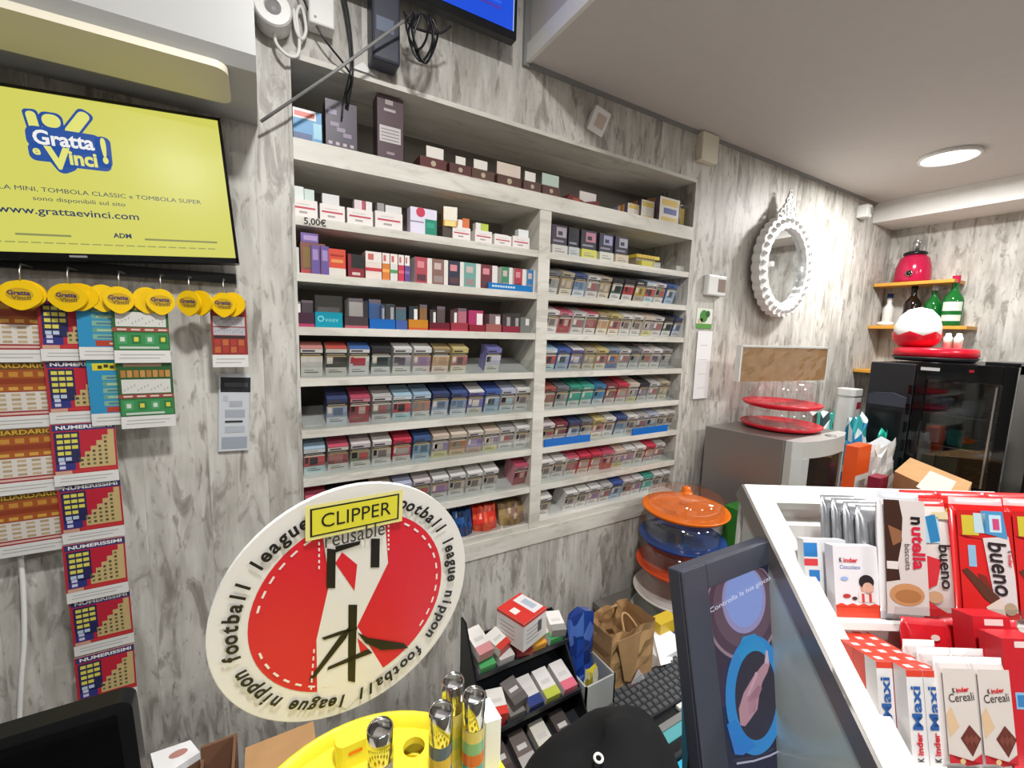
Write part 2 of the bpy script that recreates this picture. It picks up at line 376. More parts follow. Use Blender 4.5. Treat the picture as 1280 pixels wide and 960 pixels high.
def pack_mesh(k):
    if k in _pk: return _pk[k]
    wd, top, brand, p1, p2, lab = ST[k]; rnd = random.Random(k)
    m = MB('printed_card', M=None); h = PW / 2
    m.box(-h, h, 0, PD, 0, PH, col=brand)
    m.add([(-h, 0, PH + 1e-4), (h, 0, PH + 1e-4), (h, PD, PH + 1e-4), (-h, PD, PH + 1e-4)], [(0, 1, 2, 3)], col=top)
    m.M = frame((0, 0, 0), (1, 0, 0), (0, 0, 1)); z = 3e-4
    m.rect(-h, 0.074, h, PH, z, top)
    m.rect(-h, 0.056, h, 0.064, z, '2a2624'); m.rect(-h * .86, 0.067, h * .3, 0.071, z * 2, rnd.choice(['3a3440', 'c7bfb2', '5a4a48'])); m.rect(-h * .9, 0.0585, h * .8, 0.0605, z * 2, 'b8b0a0')
    m.rect(-h, 0.053, h, 0.056, z, rnd.choice(['c9b27a', 'd8d2c6', 'b8a070']))
    m.rect(-h, 0.024, h, 0.053, z, p1); m.rect(-h * rnd.uniform(.1, .7), 0.028, h * rnd.uniform(.3, .8), 0.050, z * 2, p2)
    m.rect(-h * .9, 0.034, -h * rnd.uniform(.3, .6), 0.052, z * 2, rnd.choice(['2c2828', 'd6ccc0', p2]))
    m.rect(-h, 0.0, h, 0.0235, z, lab); m.rect(-h * .7, 0.010, h * .6, 0.0125, z * 2, '6a6660')
    m.rect(-h * .7, 0.016, h * .2, 0.018, z * 2, '8a8680')
    o = obj('cigarette_pack', m, origin=V((0, 0, 0))); _pk[k] = o.data; bpy.data.objects.remove(o); return _pk[k]
ORD = 'first second third fourth fifth sixth seventh eighth ninth tenth eleventh twelfth'.split()
COUNT = [0]; STOCK = MB()
def put_pack(k, x, y, z, label, group):
    o = bpy.data.objects.new('cigarette_pack', pack_mesh(k)); COL.objects.link(o); o.location = (x, y, z); o.rotation_euler = (TILT, 0, random.uniform(-.02, .02)); COUNT[0] += 1
    o['label'] = label; o['category'] = 'cigarette pack'; o['group'] = group
def stock_pack(k, x, y, z):
    STOCK.M = Matrix.Translation((x, y, z)) @ Matrix.Rotation(TILT, 4, 'X'); h = PW / 2
    STOCK.box(-h, h, 0, PD, 0, PH, col=ST[k][2]); STOCK.add([(-h, 0, PH + 1e-4), (h, 0, PH + 1e-4), (h, PD, PH + 1e-4), (-h, PD, PH + 1e-4)], [(0, 1, 2, 3)], col=ST[k][1])
ROWS = [  # bay, level index, styles left to right ('-' = empty place), rows behind as objects, total depth
    ('left', 4, 'wpink redtop bwr blkgrn wblk wlil gold goldy - purp - -', 1, 2),
    ('left', 5, '- navy pinkred wgrey ltblue ltblue2 navy navy2 wpurp blue sky white', 2, 3),
    ('left', 6, 'ltblue redw pinkw white red bluel cream creamo creamp cream wgrey white', 2, 3),
    ('left', 7, 'redw dark - cream sky pinkw wlil white white white - pinkred', 2, 3),
    ('right', 2, 'steelc beige navy2 wgrey beige blkgrn redblk yelblk ltblue pinkw blue -', 1, 3),
    ('right', 3, 'white pinkred wgrey redw gold goldy white white cream wgrey blkgrn navy', 1, 3),
    ('right', 4, 'ltblue blue wpurp beige goldy orblue wgrey steelc pinkw wblk grey -', 1, 3),
    ('right', 5, 'brick steelc teal teal2 azure maroon red cream dark wgrey beige -', 1, 4),
    ('right', 6, 'pinkw maroon navy steelc goldy white navy2 white wgrey sky white white', 1, 3),
    ('right', 7, 'white white redw red red pinkred cream wlil white red wgrey -', 1, 3),
    ('right', 8, 'white - white white wlil wgrey blue pinkw wlil teal2 white white', 1, 3),
]
for bay, li, styles, nb, nd in ROWS:
    zt = LEV[li] + TH + 0.001; obj('feed_tray', MB('silver_plastic', M=Matrix.Translation((0, 0.022, zt - .0004)) @ Matrix.Rotation(TILT, 4, 'X')).box(U0 + .012 if bay == 'left' else DIV1 + .003, DIV0 - .003 if bay == 'left' else U1 - .012, 0, .12, -.0008, 0), sh)
    x0 = 0.1045 if bay == 'left' else 0.8285; px = 0.0566; up = 0.0
    sn = ORD[li]; n = 0
    for k, s in enumerate(styles.split()):
        if s == '-': continue
        n += 1; x = x0 + px * k
        yf = 0.030 + random.uniform(0, 0.005); nth = ORD[n - 1]
        if n == len([q for q in styles.split() if q != '-']): nth = 'last'
        put_pack(s, x, yf, zt, '%s cigarette pack, %s from left, front of %s shelf in %s bay' % (ST[s][0], nth if nth != 'last' else 'rightmost', sn, bay) if nth != 'last' else '%s cigarette pack, rightmost at front of %s shelf in %s bay' % (ST[s][0], sn, bay), 'cigarette packs on the shelves')
        for j in range(1, nd):
            y = yf + 0.0228 * j * math.cos(TILT); zj = zt + 0.0228 * j * math.sin(TILT)
            if j <= nb: put_pack(s, x, y, zj, '%s cigarette pack, %s behind %s front pack, %s shelf in %s bay' % (ST[s][0], ('next', 'second')[j - 1], ORD[n - 1], sn, bay), 'cigarette packs on the shelves')
            else: stock_pack(s, x, y, zj)
if STOCK.v:
    o = obj('cigarette_pack_stock', STOCK); o['kind'] = 'stuff'; tag(o, 'deeper rows of cigarette packs behind the front ones on the shelves', 'cigarette packs')

# ------------------------------------------------------------------ other goods on the shelves
def carton(name, label, cat, x0, x1, z0, h, y=0.02, d=0.05, col='ffffff', draw=None, group=None, mt='printed_card', parent=None):
    m = MB(mt, col); m.box(x0, x1, y, y + d, z0, z0 + h); m.M = on_wall(x0, y, z0); m.w = x1 - x0; m.h = h
    if draw: draw(m, x1 - x0, h)
    if parent is not None: return obj(name, m, parent)
    return single(name, m, label, cat, group)
E4 = 4e-4
def bx(px0, px1, y, py=300): return at_y(px0, py, y).x, at_y(px1, py, y).x
def bars(*bs):
    def f(m, w, h):
        for i, (a, b, c, d, col) in enumerate(bs): m.rect(w * a, h * b, w * c, h * d, E4 * (1 + i * 0.5), col)
    return f
ZA = 2.0425
# top compartment
def dr(m, w, h):
    m.rect(0, h * .72, w * .8, h, E4, 'e9e2e2'); m.rect(w * .05, h * .78, w * .75, h * .92, E4 * 2, 'd8604e'); m.rect(0, 0, w * .65, h * .3, E4, '23467c'); m.rect(w * .7, h * .2, w, h * .66, E4, '8fc8dc')
carton('cigar_box', 'blue box with a white and red top at the left end of the top shelf', 'box', 0.079, 0.140, ZA, 0.075, 0.02, 0.06, '3f8fc4', dr)
def dr(m, w, h):
    m.rect(w * .1, h * .72, w * .35, h * .82, E4, '8f86a0')
    for i in range(4): m.rect(w * (.08 + .23 * i), h * .14, w * (.2 + .23 * i), h * .2, E4, 'b9a7ae')
    for i in range(3): m.rect(w * (.15 + .2 * i), h * (.5 - .09 * i), w * (.42 + .2 * i), h * (.58 - .09 * i), E4, '8a7c92')
carton('tobacco_box', 'dark purple standing box with the black cables hanging over it', 'box', 0.150, 0.222, ZA, 0.118, 0.03, 0.05, '3a3042', dr)
def dr(m, w, h):
    m.rect(w * .08, h * .32, w * .9, h * .56, E4, 'c9c4c2'); m.rect(w * .3, h * .88, w * .6, h * .95, E4, 'a89c9c')
    for i in range(4): m.rect(w * .14, h * (.35 + .05 * i), w * .84, h * (.365 + .05 * i), E4 * 2, '8a8486')
    m.rect(w * .25, h * .78, w * .7, h * .82, E4, 'b9aeb0'); m.rect(w * .35, h * .14, w * .65, h * .18, E4, '9a8a8c')
carton('cigar_carton', 'tall dark brown carton with a white text label on the top shelf', 'carton', 0.272, 0.338, ZA, 0.162, 0.03, 0.05, '56424a', dr)
def cigar_tray(lbl, px0, px1, col, cardx0, cardx1, ch, cardcol='e6e1d8', h=0.036):
    x0, x1 = bx(px0, px1, 0.02, 215); y = 0.02
    t = thing('cigar_tray', lbl, 'cigar box', ((x0 + x1) / 2, y, ZA), 'small cigar boxes on the top shelf')
    m = MB('printed_card', col); m.box(x0, x1, y, y + 0.06, ZA, ZA + h); m.M = on_wall(x0, y, ZA); ww = x1 - x0
    m.disc(ww * .5, h * .6, ww * .1, E4, 'b8a890', n=12); m.rect(ww * .1, h * .2, ww * .9, h * .3, E4, '8a5a50')
    obj('box', m, t)
    obj('price_card', MB('printed_card', cardcol).box(x0 + ww * cardx0, x0 + ww * cardx1, y + 0.004, y + 0.006, ZA + h, ZA + h + ch), t, label='small white price card')
cigar_tray('small red-brown cigar box with a wide white card, leftmost of its row', 525, 558, '5e3230', .25, .9, .030)
cigar_tray('small brown cigar box with a narrow white card, second of its row', 562, 589, '5a3834', .3, .75, .022)
cigar_tray('small brown cigar box with a gold seal and white card, third of its row', 590, 618, '5c4438', .1, .7, .026)
cigar_tray('brown cigar box under a large cream card with small print', 622, 652, '5a4038', .0, .98, .036, 'd9cabc')
cigar_tray('small brown cigar box right of the large cream card', 655, 677, '5c443e', .1, .7, .028)
cigar_tray('brown cigar box with a pale green and white card, last before the open tray', 679, 701, '5a403c', .0, .95, .036, 'b8cabc')
x0, x1 = bx(708, 750, 0.02, 240); t = thing('cigar_tray', 'open red-brown cigar tray with a white card above the divider', 'cigar box', ((x0 + x1) / 2, 0.02, ZA))
m = MB('printed_card', '6a2c28'); m.M = on_wall(x0, 0.02, ZA); ww = x1 - x0
m.prism([(0, 0.006), (ww * .5, 0), (ww, 0.01), (ww, 0.026), (ww * .55, 0.012), (ww * .12, 0.028)], -0.05, 0.0); m.rect(ww * .2, .008, ww * .4, .018, E4, 'a0503e')
obj('tray', m, t); obj('price_card', MB('printed_card', 'd9d2cc').box(x0 + ww * .45, x1 - ww * .05, 0.03, 0.034, ZA + 0.012, ZA + 0.048), t)
def camel(px0, px1, y, d, h, lbl, blue):
    x0, x1 = bx(px0, px1, y, 255); m = MB('printed_card', 'e4ddd2'); m.box(x0, x1, y, y + d, ZA, ZA + h)
    m.M = on_wall(x0, y, ZA); ww = x1 - x0
    m.rect(ww * .1, h * .7, ww * .9, h * .92, E4, 'e0c05a'); m.rect(ww * .1, h * .12, ww * .9, h * .26, E4, 'e0c05a')
    if blue: m.rect(ww * .2, h * .38, ww * .85, h * .6, E4, '4a5a9c')
    m.M = frame((x0 - E4, y + d, ZA), (0, -1, 0), (0, 0, 1))
    m.rect(d * .1, 0, d * .5, h, 0, '8f8d90'); m.rect(d * .6, 0, d * .8, h, 0, 'd08a3c'); m.rect(d * .82, 0, d, h, 0, '6a5a66')
    return single('cigarette_carton', m, lbl, 'carton', 'cigarette cartons on the top shelf')
camel(785, 800, 0.05, 0.10, 0.055, 'low orange and white carton at the left of the top right cartons', False)
camel(802, 818, 0.04, 0.12, 0.075, 'middle orange and grey carton on the top shelf at right', False)
camel(825, 850, 0.02, 0.14, 0.095, 'white and yellow carton with a blue label on the top shelf', True)
x0, x1 = bx(850, 866, 0.02, 260)
t = thing('wire_rack', 'small silver wire rack beside the yellow carton at the shelf end', 'rack', ((x0 + x1) / 2, 0.04, ZA))
obj('frame', MB('steel', M=on_wall(x0, 0.02, ZA)).tube([(0, 0.003, 0), (x1 - x0 - .006, 0.003, 0), (x1 - x0 - .006, 0.08, 0), (0, 0.08, 0)], 0.003, closed=True), t)
obj('card', MB('printed_card', 'c9b35a').box(x0 + 0.006, x0 + 0.03, 0.022, 0.03, ZA + 0.006, ZA + 0.07), t)
# second shelf, left bay: white display trays
Z1 = LEV[1] + TH
def ecig(lbl, px0, px1, fh, bh, backcols, y=0.012, py=265):
    x0, x1 = bx(px0, px1, y, py); ww = x1 - x0
    t = thing('display_tray', lbl, 'display box', ((x0 + x1) / 2, y, Z1), 'white display boxes on the second shelf')
    m = MB('printed_card', 'ece6e2'); m.box(x0, x1, y, y + 0.04, Z1, Z1 + fh); m.M = on_wall(x0, y, Z1)
    m.rect(ww * .08, fh * .5, ww * .92, fh * .6, E4, 'c4485c'); m.rect(ww * .3, fh * .25, ww * .6, fh * .36, E4, 'a9a2a0'); m.rect(ww * .2, fh * .72, ww * .7, fh * .76, E4, 'cfc8c6')
    obj('tray', m, t)
    for i, (a, b, hh, cc) in enumerate(backcols):
        obj('small_box', MB('printed_card', cc).box(x0 + ww * a, x0 + ww * b, y + 0.008, y + 0.03, Z1 + fh, Z1 + fh + bh * hh), t)
ecig('white display box with pale green cards, leftmost on the second shelf', 364, 397, .042, .03, [(.15, .5, 1, 'dfe6e2'), (.52, .9, .9, 'c9dad2')])
ecig('white display box with one grey card, second on the second shelf', 400, 431, .040, .026, [(.12, .8, 1, 'dcdcda')])
ecig('white display box with red striped cards, third on the second shelf', 434, 466, .040, .024, [(.3, .6, 1, 'dfcfd2'), (.62, .72, 1, 'c25064'), (.75, 1, 1, 'e6e2e2')])
ecig('white display box with grey and white cards, fourth on the second shelf', 469, 503, .044, .022, [(.1, .35, 1, '9a9896'), (.4, 1, .9, 'dedcda')])
def dr(m, w, h):
    m.disc(w * .38, h * .84, w * .17, E4, 'cc3c58', n=20); m.rect(w * .55, 0, w, h * .62, E4, '1f8a70'); m.rect(w * .6, h * .3, w * .9, h * .5, E4 * 2, '37a487'); m.rect(0, h * .45, w * .5, h * .5, E4, '9a92a8')
x0, x1 = bx(513, 546, 0.015, 270); carton('display_tray', 'white box with a red dot and a green panel on the second shelf', 'display box', x0, x1, Z1, 0.070, 0.015, 0.03, 'e4dff0', dr)
x0, x1 = bx(553, 573, 0.012, 260); m = MB('printed_card', 'e8d7a8', M=Matrix.Translation(((x0 + x1) / 2, 0.012, Z1 + 0.034)) @ Matrix.Rotation(math.radians(-14), 4, 'Z'))
m.box(-.019, .019, 0, .055, 0, .052, col='e0a43c'); m.M = m.M @ frame((-.019, 0, 0), (1, 0, 0), (0, 0, 1)); m.rect(0, .016, .038, .052, E4, 'f0ead8'); m.rect(.004, 0, .034, .015, E4, 'f2dc8a')
m.M = Matrix.Translation(((x0 + x1) / 2, 0.012, Z1)); m.box(-.02, .02, .006, .05, 0, .034, col='4a4038')
single('filter_box', m, 'orange and cream box set askew, standing highest on the second shelf', 'box')
ecig('small white tray with an orange pouch behind on the second shelf', 566, 588, .036, .028, [(.35, .6, .8, 'efe6e2'), (.62, 1.0, 1, 'd8743c')], py=290)
ecig('small white tray with a lime card behind on the second shelf', 594, 615, .036, .022, [(.1, .4, 1, 'e4e4dc'), (.42, .85, 1, 'b9cc4a')], py=290)
ecig('small white tray with no card, second from the divider', 618, 639, .032, .004, [(.1, .9, 1, 'dcdcd8')], py=300)
ecig('small white tray with a white box on it, beside the divider', 641, 662, .036, .024, [(.4, 1.0, 1, 'e9ecec')], py=300)
m = MB('printed_card', '141414', M=on_wall(0.118, -0.0035, LEV[1])); m.box(-.026, .026, -.0075, .0075, -.001, 0, col='d8d4ca'); m.textw('5,00€', 0, 0, .048, E4, '101010', bold=.02)
single('price_tag', m, 'small price tag in black figures on the second shelf edge', 'price tag')
# third shelf, left bay
Z2 = LEV[2] + TH
def sb(lbl, px0, px1, h, col, draw=None, y=0.014, d=0.05, name='product_box', cat='box', py=330, grp='boxed goods on the third shelf', z=None, y0=None):
    x0, x1 = bx(px0, px1, y, py); return carton(name, lbl, cat, x0, x1, z if z is not None else Z2, h, y, d, col, draw, grp)
sb('white narrow box at the left end of the third shelf', 369, 374, .06, 'd6d6ce')
t = sb('brown and red box with a purple pack on top, third shelf', 376, 407, .074, '8a5a50', bars((0, 0, 1, .14, 'b8504e'), (.1, .2, .4, .85, '8c7044')))
m = MB('printed_card', '7c66a4'); x0, x1 = bx(376, 398, 0.014, 300); m.box(x0, x1, .014, .05, Z2 + .0745, Z2 + .096); m.M = on_wall(x0, .014, Z2 + .0745); m.rect(.006, .005, .036, .016, E4, 'b69acc')
single('purple_pack', m, 'purple pack lying on the brown box of the third shelf', 'pack')
x0, x1 = bx(389, 407, 0.005, 320)
for i, nm in ((0, 'left'), (1, 'right')):
    m = MB('printed_card', '6d5a9c'); m.box(x0 + .021 * i, x0 + .021 * i + .018, .003, .0135, Z2, Z2 + .068); m.M = on_wall(x0 + .021 * i, .003, Z2); m.rect(.003, .033, .015, .058, E4, 'a48cc0')
    single('purple_pack', m, 'slim purple pack in front of the brown box, %s one of two' % nm, 'pack')
sb('orange-red box on a white base, third shelf', 411, 432, .066, 'd8523c', bars((0, 0, 1, .3, 'ddd8ce'), (.15, .5, .85, .62, 'e89a5a'), (.1, .74, .9, .8, 'a83428')))
def dr(m, w, h): m.rect(w * .2, h * .42, w, h, E4, '2c2a2a'); m.rect(w * .25, h * .12, w * .75, h * .24, E4, 'd8c0bc')
sb('dark red box with a black window, third shelf', 435, 455, .058, '8c2c38', dr)
for i, (a, b, col, nm) in enumerate(((457, 477, 'e6d8ce', 'white and red'), (478, 487, 'd9803c', 'orange'), (488, 497, 'dcdcd6', 'white and green'), (498, 505, 'cc3c52', 'crimson'), (506, 512, '6a4c92', 'violet'))):
    sb('%s small flavour box in the bright cluster of the third shelf' % nm, a, b, .070, col, bars((0, .62, 1, 1, 'ece4de'), (.15, .7, .5, .92, 'c86a64'), (0, .3, 1, .42, ('c8404a', 'f0b060', '5a9c5c', 'e06a80', '8c70b0')[i])))
for i, (a, b, col, nm) in enumerate(((520, 535, 'b04854', 'rose red'), (541, 556, '8a665c', 'brown'), (561, 576, '2c3044', 'dark navy'), (581, 596, '6fa49c', 'pale teal'), (602, 616, '6c2834', 'maroon'), (628, 637, '3f8a62', 'green'), (644, 654, 'b03a48', 'red'), (660, 667, '2c78b0', 'blue'))):
    x0, x1 = bx(a - 1, b + (4 if i > 4 else 6), 0.014, 335); w_ = x1 - x0; hh = .070
    m = MB('printed_card', 'e4e0da'); m.box(x0, x1, .014, .075, Z2, Z2 + hh); m.M = on_wall(x0, .014, Z2); m.rect(0, 0, w_ * .68, hh, E4, col); m.rect(w_ * .12, hh * .6, w_ * .5, hh * .85, E4 * 2, 'c9b4ae' if i % 2 else 'd88a92'); m.rect(w_ * .1, hh * .1, w_ * .6, hh * .35, E4 * 2, '9a8a88' if i % 2 else '5a3a40')
    single('tobacco_stick_pack', m, '%s slim pack with a white side, standing on the third shelf' % nm, 'pack', 'slim packs on the third shelf')
x0, x1 = bx(611, 667, 0.002, 355); m = MB('printed_gloss', '1f78be'); m.box(x0, x1 - .004, .004, .012, Z2 + .0003, Z2 + .019); m.M = on_wall(x0, .004, Z2); [m.rect(.012 + .009 * i, .007, .019 + .009 * i, .013, E4, 'c6dff2') for i in range(9)]
single('shelf_strip', m, 'blue plastic strip with white lettering at the right end of the third shelf', 'shelf strip')
# fourth shelf, left bay: stick packs in coloured trays
Z3 = LEV[3] + TH
def tray(lbl, px0, px1, h, col, packs, bottom=None, txt=None, cl=False):
    x0, x1 = bx(px0, px1, 0.010, 395); t = thing('pack_tray', lbl, 'display tray', ((x0 + x1) / 2, .03, Z3), 'trays on the fourth shelf'); ww = x1 - x0
    m = MB('printed_gloss', col); m.box(x0, x1, .010, .07, Z3, Z3 + h); m.M = on_wall(x0, .010, Z3)
    if bottom: m.rect(0, 0, ww, h * .22, E4, bottom)
    if txt: m.textw(txt, ww * .6, h * .5, ww * .5, E4, '7fd2dc'); m.disc(ww * .2, h * .55, h * .2, E4, '7fd2dc', n=16); m.disc(ww * .2, h * .55, h * .12, E4 * 2, col, n=16)
    obj('tray', m, t)
    for a, b, hh, cc, lc in packs:
        m = MB('printed_card', cc); m.box(x0 + ww * a, x0 + ww * b, .016, .05, Z3 + h, Z3 + h + hh); m.M = on_wall(x0 + ww * a, .016, Z3 + h); pw = ww * (b - a)
        if lc: m.rect(pw * .55, 0, pw * .95, hh * .8, E4, lc)
        else: m.rect(0, hh * .8, pw, hh, E4, '6a6068')
        obj('stick_pack', m, t)
    if cl: obj('cover', MB('clear_plastic').box(x0, x1, .0085, .0095, Z3 + h, Z3 + h + .04), t)
tray('dark purple tray with a pink base line, leftmost on the fourth shelf', 369, 393, .034, '4a3040', [(.0, .3, .026, '8a8484', 'e8e8e4'), (.35, .95, .03, '4c444a', None)], 'b04468')
tray('turquoise tray with pale lettering on the fourth shelf', 394, 428, .038, '1c94ac', [(.1, .9, .012, '6a6a6a', None)], None, 'veev', True)
tray('dark grey tray with a pink base holding a white pack, fourth shelf', 431, 460, .030, '4c4044', [(.2, .8, .046, 'dcd4d2', None)], 'b8606c', None, True)
tray('cobalt blue tray with blue packs on the fourth shelf', 462, 494, .026, '2268b8', [(.0, .45, .05, '2d6cb4', None), (.4, .6, .036, '2c5c9c', 'e4e8ee'), (.66, .98, .040, '22303c', 'dfe4e8')], None, None, True)
tray('blue and violet tray with grey-blue packs, fourth shelf', 495, 509, .024, '4a62a4', [(.05, .95, .036, '4f6a76', None)])
tray('orange tray with dark packs on the fourth shelf', 511, 535, .028, 'c8862c', [(.05, .5, .036, '2c3840', 'e6e4de'), (.6, .98, .042, '8a6440', None)], 'c8603c')
tray('dark red tray with grey-black packs, fourth shelf', 537, 562, .022, '6c2634', [(.05, .35, .036, '3c3436', 'e6e2de'), (.4, .8, .046, '5a4c4c', None)], 'a83444')
tray('rose red tray with pink packs on the fourth shelf', 564, 585, .024, '9c3c48', [(.0, .4, .036, '4a3436', 'e8e4e2'), (.45, .95, .042, 'b06a78', None)], 'b8485a')
tray('crimson tray with a magenta pack on the fourth shelf', 587, 606, .020, '8c2c38', [(.0, .95, .042, 'b03466', 'ece6e4')])
tray('pinkish tray with grey packs on the fourth shelf', 608, 627, .024, 'a0605c', [(.25, 1.0, .030, '7a6468', 'ece8e6')])
tray('maroon tray with two white-labelled packs, fourth shelf', 629, 650, .020, '8a3040', [(.0, .5, .034, '4a3034', 'e8e4e0'), (.52, 1.0, .032, '3c2c30', 'e8e4e0')], None, None, True)
tray('grey clear tray at the right end of the fourth shelf', 651, 664, .024, '7c7c78', [(.1, .95, .026, '72746f', 'dcdcd6')])
# empty slot paper and bottom shelf pouches
single('paper_slip', MB('white_paper').box(.085, .125, .03, .09, LEV[5] + TH, LEV[5] + TH + .004), 'white paper slip in the empty left slot of the sixth shelf', 'paper')
def pouch(lbl, px0, px1, h, col, c2, py=650):
    x0, x1 = bx(px0, px1, 0.03, py); ww = x1 - x0; z = LEV[8] + TH; rnd = random.Random(lbl); n = 9
    m = MB('printed_gloss', col); vs = []; fs = []
    for j in range(5):
        for i in range(n + 1):
            t_ = j / 4; puff = math.sin(math.pi * i / n) * .016 * (1 - t_ * .7); vs.append((x0 + ww * i / n, .03 - puff + .02 * t_ + rnd.uniform(-.002, .002), z + h * t_ + (rnd.uniform(-.004, .004) if j == 4 else 0)))
    b0 = len(vs); vs += [(x, .075, zz) for x, y, zz in vs]
    for j in range(4):
        for i in range(n):
            a = j * (n + 1) + i; fs += [(a, a + 1, a + n + 2, a + n + 1), (b0 + a + 1, b0 + a, b0 + a + n + 1, b0 + a + n + 2)]
    for i in range(n): a = 4 * (n + 1) + i; fs += [(a, a + 1, b0 + a + 1, b0 + a), (i + 1, i, b0 + i, b0 + i + 1)]
    for j in range(4): a = j * (n + 1); fs += [(a, a + n + 1, b0 + a + n + 1, b0 + a), (a + n + n + 1, a + n, b0 + a + n, b0 + a + n + n + 1)]
    m.add(vs, fs, smooth=False)
    for k in range(len(m.c)):
        if rnd.random() < .45: m.c[k] = lin(c2)
    t = thing('tobacco_pouch', lbl, 'tobacco pouch', ((x0 + x1) / 2, .05, z), 'pouches on the bottom shelf'); obj('pouch', m, t)
    obj('holder', MB('clear_plastic').box(x0 - .002, x1 + .002, .004, .0055, z, z + .036), t, label='clear plastic holder front')
pouch('green and white tobacco pouch on the bottom shelf, partly behind the round sign', 545, 566, .062, '3f7a52', '9cbca4')
pouch('dark blue tobacco pouch on the bottom shelf', 568, 591, .070, '24508c', '173460')
pouch('bright red tobacco pouch on the bottom shelf', 593, 621, .072, 'd8382c', 'e8603c')
pouch('tan tobacco pouch on the bottom shelf beside the divider', 625, 658, .066, 'a08858', '8a6c5c')
# second shelf, right bay: tall dark packs on labelled stands
def roll(lbl, px0, px1, col, pic, stand, h=.062):
    x0, x1 = bx(px0, px1, 0.016, 300); ww = x1 - x0; z = LEV[1] + TH
    t = thing('rolling_tobacco', lbl, 'tobacco pack', ((x0 + x1) / 2, .03, z), 'rolling tobacco on the right bay')
    m = MB('printed_card', stand); m.box(x0, x1, .012, .06, z, z + .030); m.M = on_wall(x0, .012, z); m.rect(ww * .15, .008, ww * .8, .011, E4, '8a8880'); m.rect(ww * .15, .016, ww * .6, .019, E4, 'a09e96'); obj('stand', m, t)
    m = MB('printed_card', col); m.box(x0, x1, .018, .055, z + .031, z + .031 + h); m.M = on_wall(x0, .018, z + .031)
    m.rect(ww * .3, h * .4, ww * .95, h * .9, E4, pic); m.rect(ww * .1, h * .15, ww * .8, h * .25, E4, '8a8894'); m.rect(ww * .4, h * .5, ww * .7, h * .7, E4 * 2, col); obj('pack', m, t)
roll('dark pack with a grey portrait on a white stand, leftmost in the right bay', 690, 709, '3a3440', 'a89aa6', 'c9c6bf')
roll('all-black pack on a pale grey stand in the right bay', 711, 724, '18171c', '24222a', 'b9bec2')
roll('black pack with a pink picture on a yellow stand', 727, 746, '2a2834', 'b87a8c', 'd0cc58')
roll('black and lilac pack on a pale stand in the right bay', 750, 767, '2c2a3c', '9a98b8', 'd2d4c8')
roll('dark pack with a silver picture on a cream stand', 770, 786, '2c2a3a', 'a4a4b0', 'cfc0a8')
x0, x1 = bx(796, 824, 0.03, 315); z = LEV[1] + TH; t = thing('tobacco_tin', 'low pack with a striped yellow lid on the right bay second shelf', 'tin', ((x0 + x1) / 2, .05, z))
obj('body', MB('printed_card', '9a8a72').box(x0, x1 - .02, .03, .09, z, z + .034), t); m = MB('printed_card', 'd8c040'); m.box(x0 - .002, x1, .026, .1, z + .034, z + .046); m.M = on_wall(x0, .026, z + .034)
for i in range(6): m.rect(.004 + .016 * i, .001, .010 + .016 * i, .011, E4, 'c8963c')
obj('lid', m, t); m = MB('printed_card', 'c8c050'); m.box(x0 + .01, x1 - .04, .012, .028, z, z + .022); obj('label_card', m, t)
for a, b, nm in ((816, 826, 'small grey-white box right of the yellow lid'), (846, 856, 'small grey box at the right end of the second shelf')):
    x0, x1 = bx(a, b, 0.012, 325); carton('small_box', nm, 'box', x0, x1, z, .022, .012, .03, 'a8a8a0', bars((.1, .3, .9, .7, 'b8b8b2')))
for a, b, lb in ((.806, 1.005, 'blue plastic strip at the left of the seventh shelf, right bay'), (1.215, 1.412, 'blue plastic strip at the right of the seventh shelf, right bay')):
    z = LEV[6] + TH; single('shelf_strip', MB('cobalt_acrylic').box(a, b, -.0005, .0035, z, z + .026), lb, 'shelf strip', 'blue strips on the right bay')

# ------------------------------------------------------------------ left part of the back wall: air conditioner, screen, tickets
t = thing('air_conditioner', 'white wall air conditioner with a cream louvre above the yellow screen', 'air conditioner', (-.42, -.11, 2.05))
def side_prof(): return [(0, 2.05), (-.10, 2.05), (-.205, 2.062), (-.222, 2.082), (-.226, 2.30), (-.19, 2.345), (0, 2.35)]
m = MB('toned_white', M=Matrix(((0, 0, 1, 0), (1, 0, 0, 0), (0, 1, 0, 0), (0, 0, 0, 1)))); m.prism(side_prof(), -.85, .008); obj('housing', m, t)
m = MB('cream_plastic', M=frame((-.43, -.158, 2.0555), (1, 0, 0), (0, -1, .085))); m.prism(rr(.79, .115, .02), 0, .012); obj('louvre', m, t)
m = MB('grey_plastic', M=frame((-.43, -.2265, 2.21), (1, 0, 0), (0, 0, 1))); m.rect(-.41, -.001, .41, .001, .0005); obj('panel_seam', m, t)

# yellow screen
TVR = math.radians(4.3); TVM = on_wall(-.292, -.062, 1.866, TVR) @ Matrix.Rotation(math.radians(-1.5), 4, 'X')
tv = thing('wall_screen', 'flat wall screen showing a bright yellow scratch-card advertisement', 'screen', (-.292, -.03, 1.73))
tw, th_ = .492, .283
m = MB('black_plastic', M=TVM); m.prism(rr(tw, th_, .004), -.028, .0); obj('housing', m, tv, bevel=.002)
m = MB('black_gloss', M=TVM); m.box(-tw / 2, tw / 2, -th_ / 2, -th_ / 2 + .011, 0, .003); m.box(-tw / 2, tw / 2, th_ / 2 - .005, th_ / 2, 0, .003)
for s_ in (-1, 1): m.box(s_ * tw / 2, s_ * (tw / 2 - .005), -th_ / 2, th_ / 2, 0, .003)
obj('bezel', m, tv)
m = MB('lit_screen', 'd9d763', M=TVM); m.rect(-tw / 2 + .005, -th_ / 2 + .011, tw / 2 - .005, th_ / 2 - .005, .001)
NV = '2b3a5e'; BL = '1f4f9e'; YL = 'e8e77a'; z = .0014
lx, ly, ls = .012, .050, .098
